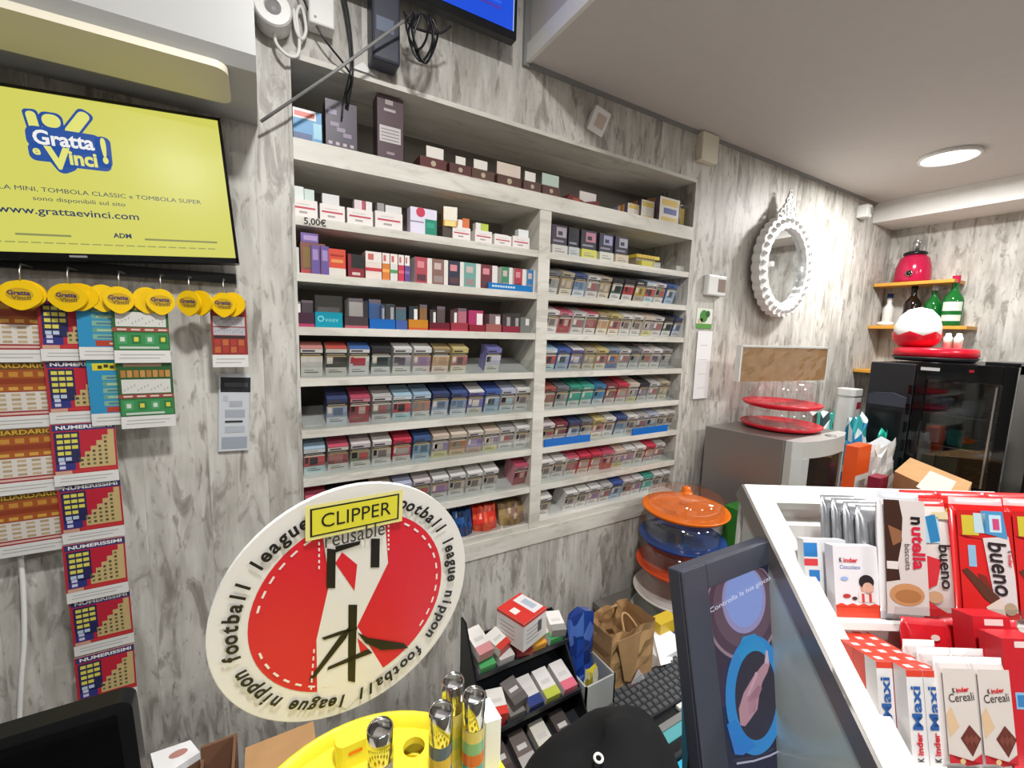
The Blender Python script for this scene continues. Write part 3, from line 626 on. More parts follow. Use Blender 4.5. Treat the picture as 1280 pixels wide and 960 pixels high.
def blob(cx, cy, w, h, r, rot, zz, col):
    c, q = math.cos(rot), math.sin(rot); m.poly([(lx + (cx + x * c - y * q) * ls, ly + (cy + x * q + y * c) * ls) for x, y in rr(w, h, r)], zz, col)
for k, (grow, cc) in enumerate(((.07, BL), (0, YL))):
    zz = z + .0003 * k
    blob(-.40, .40, .13 + grow, .3 + grow, .06, .1, zz, cc); blob(-.16, .43, .24 + grow, .22 + grow, .10, 0, zz, cc); blob(.18, .44, .17 + grow, .5 + grow, .08, -.6, zz, cc)
zz = z + .0006; blob(-.02, .12, 1.0, .36, .12, -.03, zz, BL); blob(.16, -.16, .80, .34, .1, -.02, zz, BL); blob(-.30, -.12, .44, .3, .1, 0, zz, BL); blob(-.1, -.26, .3, .34, .1, .5, zz, BL); blob(.48, .0, .22, .55, .1, -.05, zz, BL)
zz = z + .0009; m.textw('Gratta', lx - .04 * ls, ly + .12 * ls, .80 * ls, zz, 'f4f4f0', bold=.03, height=.25 * ls)
m.textw('e', lx - .42 * ls, ly - .1 * ls, .10 * ls, zz, YL, bold=.03); m.textw('V', lx - .15 * ls, ly - .21 * ls, .34 * ls, zz, YL, bold=.05, height=.38 * ls); m.textw('inci', lx + .18 * ls, ly - .17 * ls, .38 * ls, zz, YL, bold=.035, height=.24 * ls); m.textw('!', lx + .49 * ls, ly + .0 * ls, .08 * ls, zz, YL, bold=.05, height=.46 * ls)
m.textw('TOMBOLA MINI, TOMBOLA CLASSIC e TOMBOLA SUPER', .032, -.024, .325, z, NV, height=.0085); m.textw('sono disponibili sul sito', .016, -.039, .122, z, NV, height=.0095)
m.textw('www.grattaevinci.com', .002, -.060, .185, z, NV, bold=.012, height=.0155)
m.textw('ADM', .066, -.096, .026, z, NV, bold=.03)
for x, wd in ((-.2, .05), (-.12, .04), (-.04, .07), (.155, .115)): m.rect(x - wd / 2, -.102, x + wd / 2, -.0985, z, '8f915a')
for i in range(26): m.rect(-.2 + .0158 * i, -.1145, -.2 + .0158 * i + .0125, -.1125, z, '9a9c5e')
obj('screen_panel', m, tv)
m = MB('grey_plastic', M=TVM); m.rect(-.012, -th_ / 2 + .004, .012, -th_ / 2 + .0075, .0034); obj('badge', m, tv)
obj('wall_mount', MB('black_plastic').box(-.36, -.22, -.034, 0, 1.80, 1.92), tv)

# ticket rail and holders
RZ = 1.706
t = thing('ticket_rail', 'dark rail on the wall under the yellow screen carrying the ticket holders', 'rail', (-.26, -.015, RZ))
obj('bar', MB('black_plastic').box(-.48, -.045, -.022, 0, RZ, RZ + .020), t)
m = MB('steel'); HX = [-.356, -.297, -.228, -.167, -.123, -.066]
for x in HX: m = MB('steel'); m.tube([(x, -.012, RZ + .004), (x, -.068, RZ + .004), (x, -.0765, RZ - .008), (x, -.0765, RZ - .026)], .0016, 6); obj('hook', m, t)
def pick(w, h):   # rounded guitar-pick outline, point down
    out = []
    for k in range(36):
        a = 2 * math.pi * k / 36; x = math.cos(a) * w / 2; y = math.sin(a) * h / 2
        if y < 0: x *= 1 - .38 * (abs(y) / (h / 2)) ** 2.2
        out.append((x, y))
    return out
hn = ['above the orange ticket strip at the left edge', 'above the red and blue ticket strip', 'above the light blue ticket strip', 'above the green ticket strip', 'on the empty fifth hook of the rail', 'above the single red ticket']
for i, x in enumerate(HX):
    t = thing('ticket_holder', 'yellow pick-shaped ticket holder ' + hn[i], 'ticket holder', (x, -.076, RZ - .076), 'yellow ticket holders')
    dx = [.004, .014, -.024, -.022, .018, .016][i]; ry = [0, -8, 6, 5, -25, -12][i]
    for nm, ox, oy, yy, sc_ in (('back_plate', dx, .002, -.0735, 1.0), ('front_plate', 0, 0, -.0805, 1.0)):
        M = on_wall(x + ox, yy, RZ - .050 + oy) @ Matrix.Rotation(math.radians(ry), 4, 'Y')
        m = MB('amber_plastic', M=M); m.prism(pick(*((.054, .050) if i < 2 else (.044, .050))), -.003, .003)
        if nm == 'front_plate':
            m.mat = 'printed_card'; m.disc(0, .002, .017, .0033, 'c9a21c', n=20, ry=.011); m.textw('Gratta', -.001, .004, .028, .0036, '4a3a5c', bold=.04, height=.008); m.textw('Vinci!', .002, -.004, .024, .0036, '7c6a2c', bold=.04, height=.007)
        obj(nm, m, t, bevel=.0015)
def ticket(m, kind, w, h):
    """one printed ticket, origin at its top left corner, going down; the white stub is its lowest fifth"""
    st = h * .185; b = -h + st; z = 2e-4
    def R(a, c, d, e, col, k=1): m.rect(w * a, b * (1 - e) if False else -(h - st) * (1 - c), w * d, -(h - st) * (1 - e), z * k, col)
    m.rect(0, -h, w, b, z, 'dddcd8')
    for k, (a, d) in enumerate(((.1, .9), (.08, .8))): m.rect(w * a, -h + st * (.62 - .28 * k), w * d, -h + st * (.62 - .28 * k + .07), z * 2, 'a9aaa6')
    if kind == 'numbers':
        R(0, 0, 1, 1, 'b0303c'); R(.05, .06, .97, .86, 'b8283a', 2); R(.03, .86, 1, .985, '3a3a6a', 2); m.textw('NUMERISSIMI', w * .52, -(h - st) * .075, w * .86, z * 3, 'eceae6', bold=.03, height=h * .06)
        R(.05, .22, .43, .84, '2c2c54', 3); R(.05, .08, .34, .24, '33387a', 3)
        for j in range(5):
            for i in range(3 - (j > 2)): R(.09 + .11 * i, .73 - .115 * j, .18 + .11 * i, .80 - .115 * j, 'd8cf5a' if j < 4 else 'b8c8dc', 4)
        for j in range(2): R(.10, .11 + .09 * j, .19, .17 + .09 * j, 'c9cbe0', 4)
        for i in range(6):
            top = .32 + .105 * i; R(.40 + .095 * i, .10, .495 + .095 * i, min(.85, top), 'c4ab78', 3)
            for j in range(int((min(.85, top) - .14) / .085)):
                if i < 5: R(.425 + .095 * i, .15 + .085 * j, .47 + .095 * i, .195 + .085 * j, ('6a7a4a', '4a4438')[(i + j) % 2], 4)
        R(.03, .0, .28, .07, 'c9a08c', 3); R(.3, .02, .98, .075, 'c43a3a', 4)
    elif kind == 'orange':
        R(0, 0, 1, 1, '9c3038'); R(.0, .46, 1, .86, 'a0542a', 2); R(0, .86, 1, 1, '6e4a22', 2); m.textw('MILIARDARIO', w * .5, -(h - st) * .07, w * .92, z * 3, 'd0a83c', bold=.02, height=h * .07)
        R(.0, .60, 1, .70, '8c3c24', 3); R(0, .47, 1, .54, 'a85a2c', 3)
        for i in range(5): R(.06 + .19 * i, .73, .18 + .19 * i, .82, 'c08a3a', 4); R(.04 + .19 * i, .485, .16 + .19 * i, .545, 'd0a04c', 4)
        R(.02, .1, .98, .45, 'd6d0c8', 3)
        for j in range(4):
            for i in range(5): R(.06 + .19 * i, .12 + .085 * j, .18 + .19 * i, .165 + .085 * j, ('b09a7a', 'c0a884')[(i + j) % 2], 4)
        R(0, .03, 1, .07, 'd8b4a8', 3)
    elif kind == 'blue':
        R(0, 0, 1, 1, '2f8cbc'); R(.0, .88, 1, 1, '2a9aa8', 2); R(.1, .80, 1, .93, 'd8cc34', 3); [R(.2 + .11 * q, .83 + .02 * (q % 2), .28 + .11 * q, .89 + .02 * (q % 2), '3a3a28', 4) for q in range(6)]
        for j in range(5): R(.26, .62 - .12 * j, 1, .71 - .12 * j, ('7fae94', '5f9c8c')[j % 2], 2); R(.34, .645 - .12 * j, .62, .68 - .12 * j, ('4f7c90', 'a8c4a8')[j % 2], 3)
        for i in range(3): R(.62 + .13 * i, .16, .72 + .13 * i, .62, 'b0743c', 3)
        R(.3, .02, 1, .12, 'b04030', 3); R(.55, .05, .95, .08, 'd8c8b4', 4)
    elif kind == 'green':
        R(0, 0, 1, 1, '2f5c34'); R(.12, .93, .8, .99, 'b08a74', 2)
        for i in range(8): R(.06 + .115 * i, .73, .15 + .115 * i, .86, ('b07a3c', 'c08c50')[i % 2], 2)
        R(.06, .43, .95, .69, 'd4d4ce', 2)
        for i in range(14): R(.1 + .06 * i, .47 + .03 * (i % 4), .12 + .06 * i, .51 + .03 * (i % 4), 'aaaca4', 3)
        R(0, .34, 1, .41, '9a4a40', 2)
        for i in range(4): R(.08 + .24 * i, .36, .24 + .24 * i, .39, 'd8c4b8', 3)
        R(.02, .02, .98, .32, '3c8a50', 2)
        for i in range(4): R(.08 + .24 * i, .12, .24 + .24 * i, .28, ('4f9c6a', '2f7440')[i % 2], 3); R(.12 + .24 * i, .16, .2 + .24 * i, .24, ('cfd8c4', 'd0cc50')[i % 2], 4)
        R(.1, .03, .8, .07, 'c0ccc0', 3)
    else:
        R(0, 0, 1, 1, '8c3430')
        for i in range(7): R(.06 + .13 * i, .74, .14 + .13 * i, .92, 'a84a3c', 2)
        R(.06, .52, .94, .70, 'b8b6ba', 2); R(.06, .36, .94, .5, 'b0aeb4', 2)
        for i in range(10): R(.1 + .08 * i, .40 + .02 * (i % 3), .14 + .08 * i, .44 + .02 * (i % 3), '9a989e', 3); R(.1 + .08 * i, .57 + .03 * (i % 3), .14 + .08 * i, .60 + .03 * (i % 3), '9a989e', 3)
        R(.06, .3, .94, .35, '3a2c2c', 2)
        for j in range(2):
            for i in range(4): R(.08 + .22 * i, .04 + .13 * j, .24 + .22 * i, .15 + .13 * j, ('b8643c', 'a83c34')[(i + j) % 2], 2)
def strip(label, kind, x0, ztop, w, h, n, y, lean=0.0, group='hanging strips of lottery tickets'):
    t = thing('ticket_strip', label, 'ticket strip', (x0 + w / 2, y, ztop - h * n), group)
    for i in range(n):
        sway = math.radians((-1.6, 1.4)[i % 2]); xi = x0 + lean * i
        M = on_wall(xi, y - (.0005 if i % 2 else .0035), ztop - h * i) @ Matrix.Rotation(sway, 4, 'X')
        m = MB('printed_card', 'd9d8d4', M=M); m.box(0, w, -h, 0, -.0006, 0); ticket(m, kind, w, h)
        obj('ticket', m, t)
strip('orange lottery ticket strip at the left edge of the picture', 'orange', -.437, 1.660, .098, .121, 4, -.044)
strip('long strip of red and blue number tickets reaching lowest', 'numbers', -.3465, 1.660, .091, .1185, 7, -.050)
strip('light blue and yellow ticket strip half behind the green one', 'blue', -.293, 1.672, .078, .128, 2, -.060, lean=.006)
strip('green ticket strip, two tickets long', 'green', -.243, 1.668, .084, .130, 2, -.068)
strip('single red ticket hanging apart at the right', 'red', -.092, 1.668, .064, .142, 1, -.052, group='hanging strips of lottery tickets')
m = MB('printed_card', 'c9cdd2', M=on_wall(-.086, -.008, 1.508) @ Matrix.Rotation(math.radians(-3), 4, 'Z')); m.box(0, .058, -.178, 0, -.001, 0)
m.rect(.003, -.042, .060, -.008, E4, '26282c'); m.rect(.01, -.03, .055, -.02, E4 * 2, '4a4c52')
for k, (a, b, c, d, cc) in enumerate(((.02, -.075, .045, -.062, 'a9aeb6'), (.008, -.062, .018, -.05, 'b8bcc4'), (.012, -.1, .05, -.082, 'a4aab4'), (.012, -.112, .046, -.107, '3c3e44'), (.012, -.135, .05, -.12, 'b0b6be'), (.006, -.172, .055, -.145, '9aa2ae'))): m.rect(a, b, c, d, E4 * 2, cc)
single('printed_slip', m, 'pale grey printed slip with a black header taped below the red ticket', 'paper slip')
m = MB('white_plastic'); m.tube(curve([(-.417, -.012, 1.25), (-.418, -.012, 1.12), (-.424, -.014, 1.0), (-.436, -.015, .9), (-.45, -.012, .78), (-.47, -.02, .6)]), .0042)
single('white_cable', m, 'white cable hanging down the wall below the orange tickets', 'cable')

# things above the shelving at the left
def wallbox(name, lbl, cat, px0, py0, px1, py1, d, mt, bevel=.004):
    a = at_y(px0, py0, -d); b = at_y(px1, py1, -d); m = MB(mt); m.box(min(a.x, b.x), max(a.x, b.x), -d, 0, min(a.z, b.z), max(a.z, b.z)); return m
t = thing('alarm_siren', 'round white alarm unit on the wall beside the air conditioner', 'alarm', (.040, -.03, 2.255), None)
M_ = on_wall(.043, -.002, 2.272); m = MB('white_plastic', M=M_); m.lathe([(.0, 0), (.036, 0), (.036, .046), (.033, .050), (.016, .050), (.014, .044)], 40, smooth=False); obj('body', m, t)
m = MB('grey_plastic', M=M_); m.lathe([(.0145, .0445), (.010, .047), (0, .048)], 20); obj('lens', m, t)
m = MB('white_plastic'); m.tube(curve([(.045, -.02, 2.238), (.05, -.025, 2.215), (.068, -.03, 2.198), (.088, -.025, 2.205), (.094, -.02, 2.24), (.09, -.02, 2.29), (.10, -.02, 2.31), (.108, -.02, 2.27), (.1, -.02, 2.245), (.088, -.025, 2.255), (.084, -.02, 2.30)]), .0035)
single('white_cable', m, 'looped white cable between the alarm unit and the junction box', 'cable')
t = thing('junction_box', 'small white junction box on the wall right of the alarm unit', 'junction box', (.137, -.02, 2.28))
m = MB('white_plastic'); m.box(.112, .165, -.04, 0, 2.275, 2.36); obj('body', m, t, bevel=.004); m = MB('grey_plastic', M=on_wall(.125, -.0402, 2.288)); m.disc(0, 0, .003, .0003, n=12); obj('screw', m, t)
BXM = (.243, .308, -.055, 0, 2.238, 2.41)
t = thing('power_supply', 'dark grey box fixed to the wall behind the cables, left of the blue screen', 'box', (.276, -.03, 2.238)); obj('body', MB('slate_plastic').box(*BXM), t, bevel=.006); obj('label', MB('printed_card', '6a7488', M=on_wall(.252, -.0552, 2.30)).rect(0, 0, .04, .03, .0004), t)
MX1, MZ0, MY = 0.614, 2.388, -0.072
t = thing('overhead_monitor', 'black monitor with a blue picture hung high above the shelving', 'monitor', (.36, MY, MZ0))
m = MB('black_plastic'); m.box(MX1 - .46, MX1, MY, MY + .03, MZ0, MZ0 + .275); obj('housing', m, t, bevel=.003)
m = MB('lit_screen', '1450e0', M=on_wall(MX1 - .46, MY - .0005, MZ0)); m.rect(.011, .018, .449, .264, .0006); m.rect(.011, .225, .449, .264, .0009, '2a62e8')
for k in range(7): m.rect(.27 + .01 * k, .055 + .014 * k, .41, .061 + .014 * k, .0009, ('4a3ab0', '2c6af0', '6a3a9c', '3a7af4')[k % 4])
m.rect(.4465, .018, .449, .264, .001, 'b8d4f8'); obj('screen_panel', m, t)
obj('bracket', MB('black_plastic').box(.33, .39, MY + .03, 0, MZ0 + .09, MZ0 + .19), t)
m = MB('black_plastic'); 
for k, (a, b, dz, r) in enumerate(((.318, .372, 0, .055), (.326, .384, .012, .062), (.312, .362, .02, .05), (.33, .376, -.006, .048))):
    m.tube(curve([(a + .015, -.08 - .004 * k, 2.345), (a, -.085, 2.30 + dz), (a + .008, -.09, 2.262 + dz), ((a + b) / 2, -.092 - .003 * k, 2.243 + dz - .014 * (k == 1)), (b - .006, -.09, 2.27 + dz), (b + .004, -.085, 2.31 + dz), (b - .01, -.08 - .004 * k, 2.35)]), .0028)
m.tube(curve([(.31, -.075, 2.345), (.33, -.08, 2.318), (.39, -.085, 2.322), (.42, -.09, 2.345)]), .003)
single('cable_coil', m, 'coil of black cable hanging below the blue screen', 'cable')
m = MB('black_plastic'); m.tube(curve([(.085, -.03, 2.42), (.10, -.03, 2.33), (.14, -.03, 2.26), (.185, -.02, 2.222), (.205, .0, 2.205), (.2, .028, 2.18), (.196, .022, 2.15)]), .0024)
single('black_cable', m, 'thin black cable sagging from the ceiling into the top shelf', 'cable')
m = MB('dark_plastic'); m.tube(curve([(.175, -.012, 2.42), (.195, -.012, 2.32), (.203, -.012, 2.25), (.2, -.012, 2.21), (.19, .018, 2.16), (.186, .022, 2.12)]), .0022)
m.tube(curve([(.182, -.012, 2.42), (.2, -.012, 2.33), (.207, -.012, 2.25), (.206, -.01, 2.2), (.2, .02, 2.15)]), .0022)
single('black_cable', m, 'pair of black cables dropping straight onto the dark purple box', 'cable')
a, b = at_y(326, 152, -.035), at_y(505, 26, -.09); m = MB('grey_plastic'); m.tube([a, a.lerp(b, .5) + V((0, 0, -.004)), b], .0032)
single('grey_conduit', m, 'straight grey conduit crossing diagonally in front of the top shelf', 'conduit')
m = MB('white_paper', M=on_wall(.235, -.004, 2.236) @ Matrix.Rotation(.3, 4, 'Z')); m.prism([(-.03, 0), (.0, .012), (.022, -.02), (.006, -.012)], 0, .001); single('torn_paper', m, 'torn scrap of white paper at the edge of the top shelf opening', 'paper')

# small things on the right part of the back wall
a = at_y(749, 152, -.02); t = thing('sensor', 'small white box stuck askew above the right shelving bay', 'sensor', (a.x, -.02, a.z)); M_ = on_wall(a.x, -.022, a.z) @ Matrix.Rotation(math.radians(-12), 4, 'Z') @ Matrix.Rotation(.35, 4, 'X')
m = MB('white_plastic', M=M_); m.box(-.032, .032, -.036, .036, -.02, 0); obj('body', m, t, bevel=.003); m = MB('printed_card', 'c8b4a8', M=M_); m.rect(-.016, -.018, .022, .02, .0008); obj('label', m, t)
m = MB('cream_plastic'); m.box(1.452, 1.548, -.03, 0, 2.285, 2.386); single('junction_box', m, 'plain cream cover box high on the wall under the low ceiling', 'cover', bevel=.003)
t = thing('thermostat', 'white wall thermostat with a brown display right of the shelving', 'thermostat', (1.63, -.01, 1.79)); obj('body', MB('white_plastic').box(1.562, 1.682, -.024, 0, 1.79, 1.872), t, bevel=.006)
m = MB('printed_card', '8c7c70', M=on_wall(1.625, -.0243, 1.805)); m.rect(0, 0, .05, .052, .0004); obj('display', m, t)
m = MB('printed_card', 'e4e8dc', M=on_wall(1.535, -.002, 1.655)); m.box(0, .1, 0, .082, -.001, 0); m.disc(.045, .05, .026, E4, '4a8a3c', n=14); m.disc(.07, .06, .014, E4 * 2, '2c5c2c', n=12); m.rect(0, 0, .1, .02, E4, '5c9c48'); m.rect(.01, .022, .04, .04, E4, 'c9b49c')
single('sticker', m, 'small green and white plant sticker on the wall right of the shelving', 'sticker')
m = MB('white_paper', M=on_wall(1.55, -.004, 1.645)); m.box(0, .095, -.285, 0, -.001, 0); m.mat = 'printed_card'
for k in range(4): m.rect(.02, -.06 - .06 * k, .07, -.058 - .06 * k, E4, 'c9c5c0')
single('wall_note', m, 'long white paper sheet hanging below the green sticker', 'paper')
# mirror
mc = at_y(983, 330, -.05); MCX, MCZ = 2.05, 1.945
t = thing('wall_mirror', 'oval mirror in an ornate white lace-edged frame with a tall crest', 'mirror', (MCX, -.03, 1.73))
M_ = on_wall(MCX, -.045, MCZ); RX, RZ2 = .205, .215
m = MB('white_frame', M=M_); n = 96
def ring(fo, fi, z0, z1):
    vs = []; fs = []
    for k in range(n):
        a = 2 * math.pi * k / n
        for r_, zz in ((fo(a), z0), (fo(a), z1 - .006), (fi(a) + .012, z1), (fi(a), z1 - .01), (fi(a), z0)): vs.append((r_ * math.cos(a) * RX, r_ * math.sin(a) * RZ2, zz))
    for k in range(n):
        k2 = (k + 1) % n
        for j in range(5): fs.append((k * 5 + j, k2 * 5 + j, k2 * 5 + (j + 1) % 5, k * 5 + (j + 1) % 5))
    m.add(vs, fs, smooth=False)
ring(lambda a: 1.0 + .05 * abs(math.sin(a * 16)) + .025 * math.sin(a * 48), lambda a: .76 + .012 * math.sin(a * 24), -.02, .022)
for k in range(32):
    a = 2 * math.pi * k / 32; m.M = M_ @ Matrix.Translation((math.cos(a) * RX * .92, math.sin(a) * RZ2 * .92, .016)); m.lathe([(.012, 0), (.011, .008), (.004, .012)], 8)
m.M = M_; obj('frame', m, t)
m = MB('white_frame', M=M_ @ Matrix.Translation((0, RZ2 * 1.0, 0)))
for cx, cy, r_, w_ in ((0, .05, .022, .006), (-.026, .035, .018, .006), (.026, .035, .018, .006), (0, .085, .016, .005), (-.05, .012, .018, .006), (.05, .012, .018, .006), (-.016, .068, .012, .005), (.016, .068, .012, .005), (0, .02, .02, .008), (-.075, -.008, .014, .006), (.075, -.008, .014, .006), (0, .108, .010, .004)):
    m.tube([(cx + r_ * math.cos(2 * math.pi * k / 18), cy + r_ * math.sin(2 * math.pi * k / 18), 0) for k in range(18)], w_, 6, closed=True)
for cx, cy in ((0, .05), (0, .085), (-.026, .035), (.026, .035)): m.disc(cx, cy, .010, .002, n=12)
m.prism([(-.08, -.01), (.08, -.01), (.03, .03), (.012, .1), (-.012, .1), (-.03, .03)], -.006, .0); obj('crest', m, t)
m = MB('mirror_glass', M=M_); m.disc(0, 0, RX * .79, .002, n=64, ry=RZ2 * .79); m.disc(0, 0, RX * .79, -.004, n=64, ry=RZ2 * .79); obj('glass', m, t)
for sx in (-.12, .12): obj('standoff', MB('white_frame').box(MCX + sx - .01, MCX + sx + .01, -.066, 0, MCZ - .01, MCZ + .01), t)
a = at_y(1082, 265, -.03); t = thing('corner_sensor', 'small white sensor on the wall in the corner under the ceiling', 'sensor', (a.x, -.03, a.z)); obj('body', MB('white_plastic').box(a.x - .03, a.x + .025, -.05, 0, a.z - .03, a.z + .035), t, bevel=.004); obj('lens', MB('grey_plastic').box(a.x + .005, a.x + .024, -.056, -.05, a.z - .01, a.z + .02), t)

# ------------------------------------------------------------------ furniture behind the counter
ZS, ZD, ZT, ZC = 0.92, 0.76, 0.60, 1.00
t = thing('sideboard', 'grey-topped cupboard along the back and right walls under the microwave and fridge', 'sideboard', (2.3, -.3, 0))
obj('worktop', MB('grey_worktop').box(1.56, X_R - .004, -.62, -.002, ZS - .03, ZS).box(2.0, X_R - .004, -1.5, -.62, ZS - .03, ZS), t)
obj('body', MB('white_paint').box(1.58, X_R - .006, -.59, -.004, .0, ZS - .03).box(2.05, X_R - .006, -1.48, -.59, .0, ZS - .03), t)
for k in range(3): obj('door', MB('white_plastic').box(1.60 + .29 * k, 1.87 + .29 * k, -.606, -.59, .06, ZS - .05), t)
t = thing('low_table', 'low dark table against the back wall under the stacked cake domes', 'table', (1.3, -.25, 0))
obj('tabletop', MB('grey_worktop').box(1.06, 1.555, -.42, -.004, ZT - .025, ZT), t)
for x in (1.08, 1.53):
    for y in (-.40, -.03): obj('leg', MB('dark_plastic').box(x - .015, x + .015, y - .015, y + .015, 0, ZT - .025), t)
t = thing('desk', 'worker desk behind the counter carrying the keyboard terminal and pack rack', 'desk', (.2, -.6, 0))
obj('desktop', MB('grey_worktop').box(-.75, .98, -.82, -.40, ZD - .03, ZD), t)
for x in (-.72, .95):
    for y in (-.78, -.43): obj('leg', MB('dark_plastic').box(x - .02, x + .02, y - .02, y + .02, 0, ZD - .03), t)
t = thing('counter', 'pale shop counter in front carrying the lighter stand and sweets display', 'counter', (.4, -1.1, 0))
obj('countertop', MB('white_paint').prism([(-1.1, -1.36), (1.9, -1.36), (1.9, -.83), (.47, -.83), (.33, -.745), (-1.1, -.745)], ZC - .03, ZC), t)
obj('body', MB('white_paint').box(-1.05, 1.85, -1.32, -.86, 0, ZC - .03), t)

# microwave with red domes and the wrapped carton
t = thing('microwave', 'grey microwave with a rounded silver front standing against the back wall', 'microwave', (1.84, -.22, ZS))
ZM = 1.251; P_ = [(1.590, -.045), (1.648, -.335), (2.045, -.350), (2.02, -.045)]
obj('housing', MB('grey_metal').prism(P_, ZS + .012, ZM), t, bevel=.006)
fr = V((1, -.035, 0)); M_ = frame((1.648, -.337, ZS + .012), fr, (0, 0, 1)); FW = .405; FH = ZM - ZS - .012
fp = [(0, 0), (.002, -.024), (.03, -.046), (.12, -.062), (.22, -.066), (.32, -.056), (.395, -.03), (.402, 0)]
m = MB('silver_plastic', M=frame((1.648, -.335, 0), fr, (0, 0, 1)) @ Matrix(((1, 0, 0, 0), (0, 0, 1, 0), (0, -1, 0, 0), (0, 0, 0, 1))))
m.M = Matrix.Translation((1.648, -.335, 0)); m.prism(fp, ZM - .062, ZM + .001); m.prism(fp, ZS + .012, ZS + .05)
m.prism([(0, 0), (.002, -.026), (.028, -.050), (.062, -.058), (.068, 0)], ZS + .05, ZM - .062); m.prism([(.34, 0), (.335, -.052), (.395, -.03), (.402, 0)], ZS + .05, ZM - .062); obj('front_panel', m, t, bevel=.003)
m = MB('dark_glass', M=Matrix.Translation((1.648, -.335, 0))); m.prism([(.062, 0), (.062, -.052), (.12, -.057), (.22, -.061), (.30, -.054), (.337, -.046), (.337, 0)], ZS + .05, ZM - .062); obj('door_glass', m, t)
m = MB('grey_plastic', M=flat(1.90, -.372, ZM + .0015)); m.lathe([(.02, 0), (.018, .003), (0, .003)], 20); obj('button', m, t)
for x, y in ((1.64, -.09), (1.68, -.31), (1.99, -.09), (2.01, -.31)): obj('foot', MB('dark_plastic', M=flat(x, y, ZS)).lathe([(0, 0), (.012, 0), (.012, .012), (0, .012)], 12), t)
def dome(lbl, cx, cy, z, r, lidh, pm, group, knob=None, cat='cake dome', lid=True, deep=.018):
    t = thing('cake_dome', lbl, cat, (cx, cy, z), group)
    m = MB(pm, M=flat(cx, cy, z)); m.lathe([(0, .004), (r * .35, .0), (r * .78, .0), (r * .93, .006), (r, deep), (r * .985, deep + .003), (r * .90, .011), (r * .75, .007), (0, .007)], 48); obj('plate', m, t)
    if lid:
        m = MB('clear_plastic', M=flat(cx, cy, z)); b = deep - .006; m.lathe([(r * .86, b), (r * .87, b + lidh * .75), (r * .80, b + lidh), (r * .3, b + lidh + .003), (0, b + lidh + .003)], 40); obj('lid', m, t)
        if knob: m = MB(knob, M=flat(cx, cy, z + b + lidh + .003)); m.lathe([(.022, 0), (.014, .004), (.016, .014), (.012, .020), (0, .021)], 20); obj('knob', m, t)
    return t
RD = (1.872, -.195)
dome('red cake dome on the microwave, lower of two', RD[0], RD[1], ZM + .001, .150, .072, 'red_plastic', 'red cake domes on the microwave')
dome('red cake dome stacked on the lower one, under the wrapped carton', RD[0] - .008, RD[1], ZM + .090, .146, .094, 'red_plastic', 'red cake domes on the microwave')
a, b = at_y(930, 477, -.20), at_y(1030, 478, -.20); zb = ZM + .090 + .110
t = thing('carton', 'flat brown carton wrapped in clear film standing on the red cake domes', 'carton', ((a.x + b.x) / 2, -.2, zb))
ctop = at_y(980, 433, -.20).z
cw = (b.x - a.x) * .80; M_ = frame((a.x + .022, -.165, zb), (1, -.17, 0), (0, 0, 1)); m = MB('kraft_paper', M=M_); m.box(0, cw, 0, ctop - zb, -.02, 0); obj('box', m, t)
m = MB('white_plastic', M=M_); m.box(-.002, cw + .002, ctop - zb - .006, ctop - zb + .002, -.022, .002); m.box(-.003, .004, 0, ctop - zb, -.022, .002); m.box(cw - .004, cw + .003, 0, ctop - zb, -.022, .002); obj('edge_strip', m, t)
m = MB('clear_plastic', M=M_); rnd = random.Random(4); vs = [(cw * i / 14, (ctop - zb) * j / 7, .003 + rnd.uniform(0, .006)) for j in range(8) for i in range(15)]; m.add(vs, [(j * 15 + i, j * 15 + i + 1, j * 15 + i + 16, j * 15 + i + 15) for j in range(7) for i in range(14)], smooth=False); obj('film_wrap', m, t)

# orange and blue domes on the low table
dn = ['pale clear-based cake dome at the very bottom of the tall stack', 'white cake dome, second from the bottom of the tall stack', 'red-orange cake dome in the middle of the tall stack', 'dark blue cake dome, second from the top of the tall stack', 'bright orange cake dome on top of the tall stack by the wall']
for i, (pm, lb, z, hh) in enumerate((('silver_plastic', dn[0], ZT + .001, .070), ('offwhite_plastic', dn[1], .690, .080), ('red_orange_plastic', dn[2], .790, .080), ('blue_plastic', dn[3], .890, .085), ('orange_plastic', dn[4], .995, .060))):
    dome(lb, 1.285 - .006 * (4 - i), -.205, z, .148, hh, pm, 'cake domes in the tall stack', 'orange_plastic' if i == 4 else None)
t = single('green_box', MB('green_card').box(1.462, 1.555, -.37, -.24, ZT, 1.005), 'tall green carton right of the orange cake dome stack', 'box', bevel=.003)

